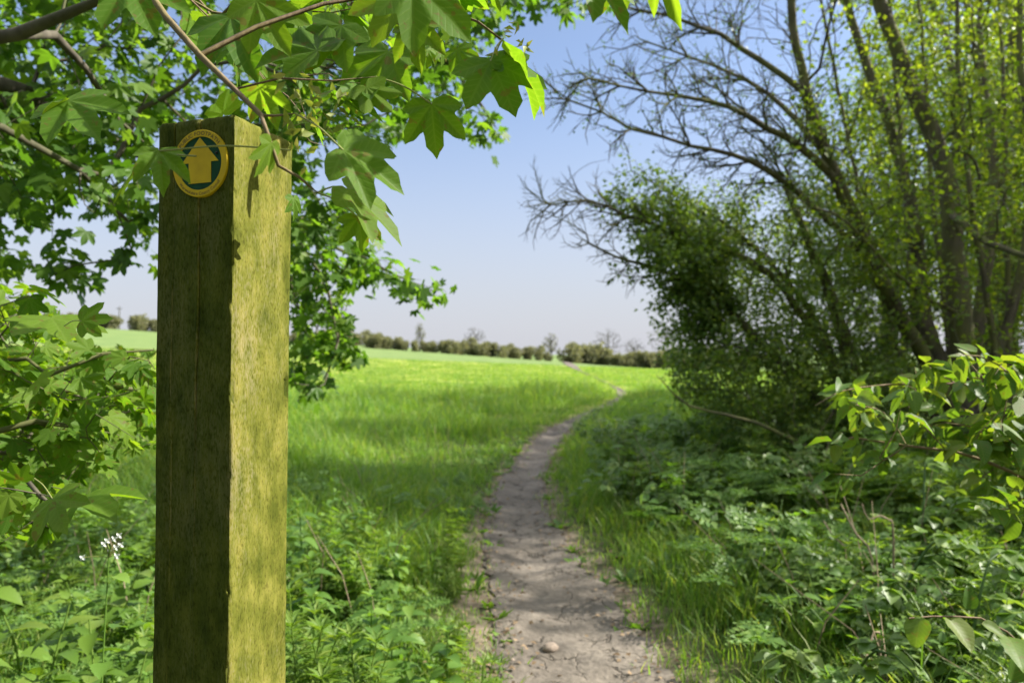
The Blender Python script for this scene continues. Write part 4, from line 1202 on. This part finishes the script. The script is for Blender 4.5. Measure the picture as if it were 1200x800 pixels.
def bare_tree(u, h, Y, seed, label, leafy=0.0, w=0.45):
    x = (u - 600) / F * Y; z0 = float(ground(x, Y)); base = np.array([x, Y, z0]); rgl = np.random.default_rng(seed)
    uu = norm(rgl.normal(0, 1, (260, 3))) * rgl.uniform(0, 1, (260, 1)) ** 0.4
    pts = base + [0, 0, h * 0.62] + uu * np.array([h * w, h * w, h * 0.40])
    return make_tree('bare_tree' if not leafy else 'far_tree', label, 'tree', base, [([base - [0, 0, .1], base + [0.1, 0, h * .3], base + [0, 0, h * .75]], h * 0.022, h * 0.008)], pts, M['bark_grey'],
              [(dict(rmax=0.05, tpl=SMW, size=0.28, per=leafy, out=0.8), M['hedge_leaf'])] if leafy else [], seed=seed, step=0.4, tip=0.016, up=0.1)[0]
bare_tree(388, 6.6, 96, 81, 'pale leafless tree above the far hedge just right of the post')
bare_tree(556, 3.9, 95, 82, 'small leafless tree rising above the middle of the far hedge')
bare_tree(712, 5.3, 96, 83, 'leafless rounded tree behind the taller hedge right of the gap')
bare_tree(742, 4.2, 97, 84, 'low leafless tree between the rounded bare tree and the thorn bush')
bare_tree(782, 6.4, 95, 85, 'leafless tree half hidden by the left edge of the thorn bush')
bare_tree(492, 4.0, 94, 86, 'slim leafy tree sticking up from the far hedge', leafy=0.5, w=0.2)
bare_tree(645, 3.9, 93, 87, 'leafy tree near the gap end of the far hedge', leafy=0.5, w=0.3)
# utility pole far left
ux, uy = -92.0, 160.0; uz = float(ground(ux, uy))
pole = thing('utility_pole', 'thin wooden utility pole on the skyline left of the post', 'pole', (ux, uy, uz))
build('shaft', [tube_chunk(np.array([[ux, uy, uz - .2], [ux, uy, uz + 3], [ux, uy, uz + 7.6]]), [0.16, 0.14, 0.11], 8)], M['bark_grey'], pole)
build('crossarm', [tube_chunk(np.array([[ux - 0.7, uy - .13, uz + 7.1], [ux, uy - .13, uz + 7.1], [ux + 0.7, uy - .13, uz + 7.1]]), [0.07, 0.07, 0.07], 4)], M['bark_grey'], pole)

# ================================================================== GRASS (uncountable)
def grass_mesh():
    rgl = np.random.default_rng(91)
    N = 70000
    # density falls with distance to the power 1.45
    u = rgl.uniform(0, 1, N * 2); e = 0.55
    Y = (1.3 ** e + u * (58 ** e - 1.3 ** e)) ** (1 / e)
    X = rgl.uniform(-1, 1, N * 2) * (0.80 * Y + 1.3)
    d = np.abs(X - pathx(Y)) / pathw(Y)
    edge = 0.97 + 0.28 * vnoise(X, Y, 4) + 0.15 * vnoise(X, Y, 11, 3)
    keep = (d > edge) | ((d > 0.55) & (rgl.uniform(0, 1, N * 2) < 0.035))
    right = (X - pathx(Y) > 0.8) & (Y < 9)
    keep &= ~(right & (rgl.uniform(0, 1, N * 2) < 0.35))
    keep &= ~((X > 2.5) & (Y < 12) & (rgl.uniform(0, 1, N * 2) < 0.7))
    # sparse mats right beside the path
    keep &= ~((d < 2.1 + 0.5 * vnoise(X, Y, 2.0, 8)) & (rgl.uniform(0, 1, N * 2) < 0.55))
    X, Y, d = X[keep][:N], Y[keep][:N], d[keep][:N]
    n = len(X)
    B = 9
    cl = vnoise(X, Y, 2.6, 6) * 0.6 + vnoise(X, Y, 0.8, 2) * 0.6 + 0.35 * vnoise(X, Y, 6.5, 9)
    hgt = (0.19 + 0.15 * cl) * np.clip((d - 0.7) / 2.2, 0.25, 1) * rgl.uniform(0.7, 1.3, n)
    hgt *= 1 - 0.55 * sstep(-2.4, -1.4, X - pathx(Y)) * (X < pathx(Y)) * sstep(4.5, 6, Y) * sstep(16, 12, Y)
    for _ in range(150):
        ty = rgl.uniform(5, 26); tx = rgl.uniform(-0.8, 0.5) * ty; tr_ = rgl.uniform(0.18, 0.5)
        hgt *= 1 + rgl.uniform(0.5, 1.3) * np.exp(-((X - tx) ** 2 + (Y - ty) ** 2) / tr_ ** 2) * (np.abs(X - pathx(Y)) > 0.7)
    hgt = np.maximum(hgt, 0.035) * (1.0 - 0.5 * sstep(15, 24, Y))
    tuss = (np.hypot((X - 1.1) / 1.2, (Y - 19.0) / 1.0) < 1); hgt = np.where(tuss, 0.45, hgt)
    px = np.repeat(X, B) + rgl.normal(0, 1, n * B) * np.repeat(0.025 + 0.006 * Y, B)
    pyy = np.repeat(Y, B) + rgl.normal(0, 1, n * B) * np.repeat(0.025 + 0.006 * Y, B)
    h = np.repeat(hgt, B) * rgl.uniform(0.45, 1.25, n * B)
    w = 0.0021 * np.repeat(np.maximum(1, (Y / 3.5)) ** 0.62, B) * rgl.uniform(0.7, 1.4, n * B)
    a = rgl.uniform(0, 6.283, n * B); la = np.repeat(rgl.uniform(0, 6.283, n), B) * 0 + a + rgl.normal(0, 0.6, n * B)
    lean = h * rgl.uniform(0.15, 0.95, n * B)
    pz = ground(px, pyy) - 0.004
    lx, ly = np.cos(la), np.sin(la); wx, wy = -np.sin(a), np.cos(a)
    m = n * B; V = np.empty((m, 7, 3), np.float32)
    for k, (t, wf) in enumerate(((0, 0.8), (0.45, 1.0), (0.8, 0.62))):
        cx = px + lx * lean * t ** 2; cy = pyy + ly * lean * t ** 2; cz = pz + h * (t - 0.25 * t ** 3 * (lean / np.maximum(h, 1e-4)))
        V[:, 2 * k] = np.stack([cx - wx * w * wf, cy - wy * w * wf, cz], 1)
        V[:, 2 * k + 1] = np.stack([cx + wx * w * wf, cy + wy * w * wf, cz], 1)
    V[:, 6] = np.stack([px + lx * lean, pyy + ly * lean, pz + h * (1 - 0.25 * (lean / np.maximum(h, 1e-4)))], 1)
    o = (np.arange(m) * 7)[:, None]
    tri = np.array([[0, 1, 3], [0, 3, 2], [2, 3, 5], [2, 5, 4], [4, 5, 6]])
    Ft = (o[:, None, :] + tri[None]).reshape(-1, 3)
    return (V.reshape(-1, 3), Ft, None)
go = build('grass', [grass_mesh()], M['grass'])
tag(go, 'long green grass covering the verges and the field on both sides of the path', 'grass', kind='stuff')

# ================================================================== LOW PLANTS
TL = tooth_leaf(0.34)
def merge(chunks):
    V, Fs, off = [], [], 0
    for v, f, _ in chunks:
        f = np.asarray(f)
        if f.shape[1] == 4: f = np.vstack([f[:, [0, 1, 2]], f[:, [0, 2, 3]]])
        V.append(v); Fs.append(f + off); off += len(v)
    V = np.vstack(V)
    return V, np.vstack(Fs), V[:, :2].copy()
def nettle_tpl(seed, nodes=7, h=1.0, leafs=0.16):
    rgl = np.random.default_rng(seed)
    c = [np.array([0, 0, 0.]), np.array([0.03, 0.02, h * 0.5]), np.array([rgl.normal(0, .05), rgl.normal(0, .05), h])]
    q = catmull(c, h / 8)
    st = [tube_chunk(q, np.linspace(0.010, 0.005, len(q)), 4)]
    lv = []
    for k in range(nodes):
        f = 0.25 + 0.75 * k / (nodes - 1)
        p = q[min(len(q) - 1, int(f * (len(q) - 1)))]
        s = leafs * (0.6 + 0.8 * math.sin(math.pi * (0.25 + 0.62 * k / nodes))) * (1.0 if k < nodes - 1 else 0.5)
        for m in range(2 if k < nodes - 1 else 4):
            a = (k % 2) * math.pi / 2 + m * (math.pi if k < nodes - 1 else math.pi / 2) + rgl.normal(0, 0.2)
            ax = np.array([math.cos(a), math.sin(a), rgl.uniform(-0.35, 0.35) + (0.6 if k == nodes - 1 else 0)])
            lv.append(place(TL, (p + 0.02 * ax)[None], ax[None], np.array([[0, 0, 1.0]]) + rgl.normal(0, .15, (1, 3)), s))
    return st, lv
def frond(p, ax, L_, rgl, out):
    """fern-like leaf: rachis with paired pinnae of small toothed leaflets"""
    ax = norm(ax[None])[0]; n = 7
    sidev = norm(np.cross(ax, [0, 0, 1.0])[None])[0]
    for k in range(n):
        f = 0.3 + 0.7 * k / (n - 1)
        q = p + ax * L_ * f + np.array([0, 0, -0.25 * L_ * f * f])
        pl = L_ * 0.5 * (1 - f) ** 0.7 + 0.06 * L_
        for sg in (-1, 1):
            d = norm((ax * 0.55 + sidev * sg)[None])[0]
            for j in range(3):
                w = q + d * pl * (j * 0.30)
                for s2 in ((-1, 1) if j < 2 else (0,)):
                    d2 = d * (0.7) + np.cross(d, [0, 0, 1.0]) * s2 * 0.8
                    out.append((w, d2, pl * (0.5 - 0.08 * j)))
def parsley_tpl(seed, nf=6):
    rgl = np.random.default_rng(seed); st, items = [], []
    for k in range(nf):
        a = k * 6.283 / nf + rgl.normal(0, 0.3); el = rgl.uniform(0.5, 1.1); hh = rgl.uniform(0.35, 0.75)
        tip = np.array([math.cos(a) * hh * 0.55, math.sin(a) * hh * 0.55, hh])
        q = catmull([np.zeros(3), tip * [0.35, 0.35, 0.55], tip], 0.12)
        st.append(tube_chunk(q, np.linspace(0.008, 0.005, len(q)), 3))
        frond(tip, np.array([math.cos(a), math.sin(a), 0.35]), rgl.uniform(0.45, 0.6), rgl, items)
    pos = np.array([i[0] for i in items]); ax = np.array([i[1] for i in items]); sc = np.array([i[2] for i in items])
    lv = [place(small_leaf(0.28), pos, ax + rgl.normal(0, .12, ax.shape), np.array([[0, 0, 1.0]]) + rgl.normal(0, .25, ax.shape), sc)]
    return st, lv
def cleaver_tpl(seed):
    rgl = np.random.default_rng(seed); st, lv = [], []
    LT = small_leaf(0.11)
    for k in range(4):
        a = rgl.uniform(0, 6.28); r = rgl.uniform(0.05, 0.4)
        tip = np.array([math.cos(a) * r, math.sin(a) * r, rgl.uniform(0.7, 1.0)])
        q = catmull([np.array([0.08 * math.cos(a), 0.08 * math.sin(a), 0]), tip * [0.4, 0.4, 0.5], tip], 0.08)
        st.append(tube_chunk(q, np.full(len(q), 0.005), 3))
        for f in np.linspace(0.25, 1.0, 7):
            p = q[int(f * (len(q) - 1))]; n = 7
            b = np.arange(n) * 6.283 / n + rgl.uniform(0, 1)
            ax = np.stack([np.cos(b), np.sin(b), np.full(n, 0.25 + (0.5 if f > 0.95 else 0))], 1)
            lv.append(place(LT, np.repeat(p[None], n, 0), ax, np.repeat([[0, 0, 1.0]], n, 0), np.full(n, 0.17 * (1.1 - 0.35 * f))))
    return st, lv
def bramble_tpl(seed):
    rgl = np.random.default_rng(seed); st, lv = [], []
    OL = tooth_leaf(0.40)
    for k in range(3):
        a = rgl.uniform(0, 6.28); r = rgl.uniform(0.4, 0.9); top = rgl.uniform(0.5, 0.9)
        e = np.array([math.cos(a) * r, math.sin(a) * r, top * 0.75])
        q = catmull([np.zeros(3), e * 0.45 + [0, 0, top * 0.65], e], 0.1)
        st.append(tube_chunk(q, np.linspace(0.011, 0.005, len(q)), 4))
        for p in q[2:]:
            b = rgl.uniform(0, 6.28)
            c = np.array([math.cos(b), math.sin(b), 0.35]); pe = p + c * 0.10
            st.append(tube_chunk(np.array([p, (p + pe) / 2, pe]), [0.003] * 3, 3))
            for m in (-1, 0, 1):
                ax = np.array([math.cos(b + m * 1.15), math.sin(b + m * 1.15), -0.1 + rgl.normal(0, 0.15)])
                lv.append(place(OL, pe[None], ax[None], np.array([[0, 0, 1.0]]) + rgl.normal(0, .25, (1, 3)), 0.115 if m == 0 else 0.095))
    return st, lv
def dock_tpl(seed, n=9):
    rgl = np.random.default_rng(seed); lv = []
    OD = oval_leaf(7, 0.2, 0.8)
    a = np.arange(n) * 2.4 + rgl.normal(0, .2, n)
    ax = np.stack([np.cos(a), np.sin(a), rgl.uniform(0.3, 1.4, n)], 1)
    lv.append(place(OD, ax * 0.04 * [1, 1, 0.2], ax, np.repeat([[0, 0, 1.0]], n, 0) + rgl.normal(0, .1, (n, 3)), rgl.uniform(0.5, 0.9, n)))
    st = [tube_chunk(np.array([[0, 0, 0], [0.01, 0, 0.1], [0.02, 0, 0.22]]), [0.02, 0.015, 0.008], 4)]
    return st, lv

def scatter(tpls, X, Y, H, rgl, tilt=0.30, patch=None):
    if patch is not None:
        k = vnoise(X, Y, 1.6, patch) + rgl.normal(0, 0.25, len(X)) > -0.12
        X, Y, H = X[k], Y[k], H[k]
    H = H * 0.85 * np.exp(rgl.normal(0, 0.28, len(H)))
    H = np.minimum(H, np.where(X > pathx(Y), np.minimum(0.10 + 0.11 * Y, 0.52), np.minimum(0.12 + 0.08 * Y, 0.34)) * rgl.uniform(0.75, 1.1, len(H)))
    chunks = []
    which = rgl.integers(0, len(tpls), len(X))
    for k, tp in enumerate(tpls):
        i = np.where(which == k)[0]
        if not len(i): continue
        n = len(i); a = rgl.uniform(0, 6.28, n)
        up = norm(np.stack([rgl.normal(0, tilt, n), rgl.normal(0, tilt, n), np.ones(n)], 1))
        fw = norm(np.cross(up, np.stack([np.cos(a), np.sin(a), 0 * a], 1)))
        pos = np.stack([X[i], Y[i], ground(X[i], Y[i]) - 0.01], 1)
        chunks.append(place(tp, pos, fw, up, H[i]))
    return chunks
rg = np.random.default_rng(101)
NET = [nettle_tpl(1), nettle_tpl(2, 6, 1.0, 0.19), nettle_tpl(3, 9, 1.0, 0.14)]
PAR = [parsley_tpl(1), parsley_tpl(2, 5), parsley_tpl(3, 7)]
CLV = [cleaver_tpl(1), cleaver_tpl(2)]
BRM = [bramble_tpl(1), bramble_tpl(2), bramble_tpl(3)]
DCK = [dock_tpl(1), dock_tpl(2, 7)]
mg = lambda L_: [merge(a + b) for a, b in L_]
def region(n, y0, y1, fx0, fx1, e=0.9):
    u = rg.uniform(0, 1, n); Y = (y0 ** e + u * (y1 ** e - y0 ** e)) ** (1 / e)
    lo, hi = fx0(Y), fx1(Y); X = lo + rg.uniform(0, 1, n) * (hi - lo)
    return X, Y
pr = lambda y, k: pathx(y) + pathw(y) + k
plf = lambda y, k: pathx(y) - pathw(y) - k
# mass of low plants: uncountable, one object per kind
ch_n, ch_p, ch_c, ch_b, ch_d = [], [], [], [], []
X, Y = region(700, 1.7, 5.0, lambda y: -0.85 * y - 0.3, lambda y: plf(y, 0.25 + 0.32 * np.maximum(0, y - 2.3))); ch_n += scatter(mg(NET), X, Y, rg.uniform(0.14, 0.36, len(X)), rg, patch=1)
X, Y = region(230, 1.5, 3.8, lambda y: -0.7 * y - 0.3, lambda y: plf(y, 0.14)); ch_c += scatter(mg(CLV), X, Y, rg.uniform(0.16, 0.38, len(X)), rg, patch=2)
X, Y = region(100, 1.8, 5.5, lambda y: -0.7 * y, lambda y: plf(y, 0.25)); ch_p += scatter(mg(PAR), X, Y, rg.uniform(0.2, 0.42, len(X)), rg, patch=3)
X, Y = region(420, 1.6, 8.0, lambda y: pr(y, 0.40 + 0.03 * y), lambda y: pr(y, 1.5 + 0.25 * y)); ch_p += scatter(mg(PAR), X, Y, rg.uniform(0.25, 0.6, len(X)), rg, patch=4)
X, Y = region(560, 1.5, 7.5, lambda y: pr(y, 0.45), lambda y: 0.85 * y + 1.1); ch_n += scatter(mg(NET), X, Y, rg.uniform(0.2, 0.55, len(X)), rg, patch=5)
X, Y = region(470, 1.5, 8.5, lambda y: pr(y, 0.55), lambda y: 0.85 * y + 1.1); ch_b += scatter(mg(BRM), X, Y, rg.uniform(0.35, 0.75, len(X)), rg, patch=6)
X, Y = region(330, 1.5, 6.0, lambda y: pr(y, 0.55), lambda y: 0.8 * y + 0.3); ch_c += scatter(mg(CLV), X, Y, rg.uniform(0.25, 0.5, len(X)), rg, patch=7)
X, Y = region(170, 2.0, 9.0, lambda y: plf(y, 0.5), lambda y: plf(y, -0.06)); ch_d += scatter(mg(DCK), X, Y, rg.uniform(0.05, 0.12, len(X)), rg)
X, Y = region(110, 2.4, 9.0, lambda y: pr(y, -0.07), lambda y: pr(y, 0.5)); ch_d += scatter(mg(DCK), X, Y, rg.uniform(0.05, 0.11, len(X)), rg)
X, Y = region(90, 6.0, 14.0, lambda y: pr(y, 0.6), lambda y: pr(y, 3.0)); ch_p += scatter(mg(PAR), X, Y, rg.uniform(0.2, 0.45, len(X)), rg, patch=8)
for nm, c_, mt, lb in (('nettle_bed', ch_n, 'nettle', 'bed of low nettles and broad-leaved weeds in the verges'), ('cow_parsley_mass', ch_p, 'parsley', 'ferny mass of cow parsley leaves on the banks'),
                   ('cleavers_mass', ch_c, 'cleaver', 'tangle of thin whorled cleavers scrambling through the verge'), ('bramble_cover', ch_b, 'bramble', 'tangle of bramble leaves under the right-hand trees'),
                   ('broadleaf_weeds', ch_d, 'nettle', 'flat broad-leaved weeds along the edges of the path')):
    o = build(nm, c_, M[mt]); tag(o, lb, 'undergrowth', kind='stuff')
# dead leaves and crumbs on and beside the path
n = 1900
Y = 1.6 + rg.uniform(0, 1, n) ** 1.5 * 9; X = np.where(rg.uniform(0, 1, n) < 0.7, pathx(Y) + rg.choice([-1, 1], n) * (1.0 + rg.normal(0, 0.35, n)) * pathw(Y), pathx(Y) + rg.uniform(0.5, 4, n))
z = ground(X, Y) + 0.028
o = build('leaf_litter', [place(SMW, np.stack([X, Y, z], 1), np.stack([rg.normal(0, 1, n), rg.normal(0, 1, n), rg.normal(0, .15, n)], 1), np.stack([rg.normal(0, .3, n), rg.normal(0, .3, n), np.ones(n)], 1), rg.uniform(0.012, 0.032, n))], M['litter'])
tag(o, 'scatter of small dead leaves on the path and under the bushes', 'litter', kind='stuff')

def stalks(n, fx0, fx1, y0, y1, h0, h1, rgl):
    X, Y = region(n, y0, y1, fx0, fx1); c = []
    for x, y in zip(X, Y):
        h = rgl.uniform(h0, h1); l = rgl.normal(0, 0.35, 2) * h; z = float(ground(x, y))
        c.append(tube_chunk(np.array([[x, y, z], [x + l[0] * .4, y + l[1] * .4, z + h * .6], [x + l[0], y + l[1], z + h]]), [0.003, 0.0025, 0.0012], 3))
    return c
o = build('dry_stalks', stalks(110, lambda y: pr(y, 0.4), lambda y: 0.85 * y + 0.4, 1.6, 7.5, 0.2, 0.6, rg) + stalks(60, lambda y: -0.7 * y, lambda y: plf(y, 0.4), 2.0, 9.0, 0.2, 0.5, rg), M['stick'])
tag(o, 'thin pale dry stalks standing among the green undergrowth', 'dry stalks', kind='stuff')

# individual plants nearest the camera
def plant(name, label, cat, tpl, x, y, h, mat, group=None, rz=None):
    o = thing(name, label, cat, (x, y, float(ground(x, y)) - 0.01), group)
    o.scale = (h, h, h); o.rotation_euler = (0, 0, rg.uniform(0, 6.28) if rz is None else rz)
    for nm, cs in (('stem', tpl[0]), ('leaves', tpl[1])):
        b = build(nm, [(c[0], c[1], None) for c in cs], mat); b.parent = o
    return o
def gpix(u, v): 
    Y = CAM_H * F / (v - HV); return (u - 600) / F * Y, Y
def group_plants(name, label, cat, tpl, mat, group, spots):
    first = None
    for (u, v, h) in spots:
        x, y = gpix(u, v)
        if first is None: first = plant(name, label, cat, tpl, x, y, h, mat, group)
        else: copy_tree(first, None, (x, y, float(ground(x, y)) - 0.01), rg.uniform(0, 6.28), h)
group_plants('nettle', 'young stinging nettle with paired toothed leaves in the bank between post and path', 'plant', NET[0], M['nettle'], 'nettles between the post and the path',
             [(430, 830, 0.36), (370, 780, 0.4), (480, 790, 0.3), (400, 720, 0.34), (455, 860, 0.34), (520, 850, 0.28), (355, 700, 0.42), (420, 660, 0.3)])
group_plants('cleavers', 'upright cleavers with whorls of narrow leaves at the foot of the post', 'plant', CLV[0], M['cleaver'], 'cleavers at the foot of the post',
             [(350, 900, 0.45), (385, 870, 0.42), (345, 830, 0.42), (420, 900, 0.4), (560, 880, 0.3)])
group_plants('cow_parsley', 'leafy cow parsley clump with ferny leaves on the bank right of the path', 'plant', PAR[0], M['parsley'], 'cow parsley clumps right of the path',
             [(850, 690, 0.38), (900, 740, 0.42), (790, 630, 0.36), (960, 820, 0.4), (910, 660, 0.45), (850, 620, 0.45), (980, 720, 0.48)])
group_plants('bramble', 'arching bramble with toothed three-part leaves in the lower right undergrowth', 'plant', BRM[0], M['bramble'], 'brambles in the lower right undergrowth',
             [(1020, 800, 0.6), (1120, 860, 0.6), (960, 900, 0.5), (1080, 700, 0.7), (1180, 780, 0.7)])
group_plants('leafy_weed', 'bushy broad-leaved weed in the lower left corner left of the post', 'plant', NET[2], M['cleaver'], 'leafy weeds left of the post',
             [(120, 900, 0.42), (60, 930, 0.46), (20, 860, 0.5), (150, 980, 0.4), (90, 820, 0.42), (-10, 960, 0.46), (170, 860, 0.4), (40, 1010, 0.42), (110, 1040, 0.4), (140, 800, 0.45)])
# garlic mustard with white flowers, left of the post
gxp, gyp = P(125, 640, 1.25)[0], 1.25
gz = float(ground(gxp, gyp))
gm = thing('garlic_mustard', 'slender garlic mustard plant topped with tiny white flowers left of the post', 'flower', (gxp, gyp, gz))
ftop = P(128, 640, 1.25)
q = catmull([np.array([gxp + 0.02, gyp, gz - .01]), np.array([gxp - 0.01, gyp, (gz + ftop[2]) / 2]), ftop], 0.05)
build('stem', [tube_chunk(q, np.linspace(0.0025, 0.0012, len(q)), 5)], M['nettle'], gm)
lv = []
for k in range(3, len(q) - 1, 1):
    a = k * 2.4; ax = np.array([math.cos(a), math.sin(a), -0.1]); lv.append(place(tooth_leaf(0.45), q[k][None] + ax * 0.015, ax[None], np.array([[0, 0, 1.0]]), 0.06 - 0.002 * k))
build('leaves', lv, M['nettle'], gm)
SPET = oval_leaf(3, 0.35)
for (u, v) in [(122, 637), (134, 631), (140, 627), (129, 646), (136, 641), (142, 638), (137, 651), (97, 653), (126, 633)]:
    c = P(u, v, 1.25 + rg.uniform(-0.01, 0.01)); a = np.arange(4) * math.pi / 2 + rg.uniform(0, 1)
    fl = place(SPET, np.repeat(c[None], 4, 0), np.stack([np.cos(a), -0.3 + 0 * a, np.sin(a)], 1), np.repeat([[0.1, -1, 0.5]], 4, 0), np.full(4, 0.0065))
    build('flower', [fl], M['petal'], gm)
    qq = catmull([ftop - [0, 0, 0.02], (ftop + c) / 2 - [0, 0, 0.008], c], 0.006)
    build('flower_stalk', [tube_chunk(qq, np.full(len(qq), 0.0007), 4)], M['petiole'], gm)

# sticks and stones
sg = 'dead sticks in the undergrowth right of the path'
for (a, b) in [((985, 590, 2.6), (1022, 655, 2.5)), ((1000, 755, 2.2), (1022, 790, 2.1)), ((965, 610, 3.0), (990, 640, 2.9)), ((1015, 770, 2.0), (1030, 740, 2.05)), ((880, 655, 3.2), (905, 700, 3.0)), ((1010, 590, 2.6), (1045, 610, 2.55))]:
    p0, p1 = P(*a), P(*b); m_ = (p0 + p1) / 2 + rg.normal(0, 0.01, 3)
    q = catmull([p0, m_, p1, p1 + [0.02, 0.03, -0.35]], 0.03)
    o = build('dead_stick', [tube_chunk(q, np.linspace(0.003, 0.005, len(q)), 5)], M['stick'])
    tag(o, 'thin pale dead stick poking out of the undergrowth right of the path', 'stick', sg)
M['stone'] = plain_mat('path_stone', (0.30, 0.24, 0.19), 0.9, 0.15, 0.25, 40)
def stone(u, v, r, label, seed, group=None, flat=0.6):
    x, y = gpix(u, v); rgl = np.random.default_rng(seed)
    import bmesh
    bm = bmesh.new(); bmesh.ops.create_icosphere(bm, subdivisions=3, radius=1.0)
    for vv in bm.verts:
        c = np.array(vv.co); k = 1 + 0.16 * vnoise(c[0] * 2 + seed, c[1] * 2 + c[2] * 1.7, 1.0) + 0.07 * vnoise(c[0] * 5, c[2] * 5 + c[1] * 4, 1.0, seed)
        vv.co = Vector((c[0] * k * r * 1.25, c[1] * k * r, c[2] * k * r * flat))
    me = bpy.data.meshes.new('stone'); bm.to_mesh(me); bm.free(); me.polygons.foreach_set("use_smooth", np.ones(len(me.polygons), bool))
    me.materials.append(M['stone'])
    o = bpy.data.objects.new('stone', me); COL.objects.link(o)
    o.location = (x, y, float(ground(x, y)) + r * 0.25 + 0.015); o.rotation_euler = (0, 0, seed)
    tag(o, label, 'stone', group)
stone(645, 752, 0.028, 'rounded brown clod of earth standing proud in the middle of the path', 1)
stone(662, 793, 0.016, 'small pale stone on the path at the bottom of the picture', 2, None, 0.4)
stone(641, 714, 0.009, 'tiny pale stone in the middle of the path above the brown clod', 3, None, 0.5)
for k, (u, v) in enumerate([(610, 640), (655, 676), (690, 720), (585, 690), (720, 765), (600, 770), (630, 610), (680, 660)]):
    stone(u, v, 0.007 + 0.001 * (k % 3), 'tiny earth-coloured pebble lying on the path', 10 + k, 'pebbles on the path', 0.5)
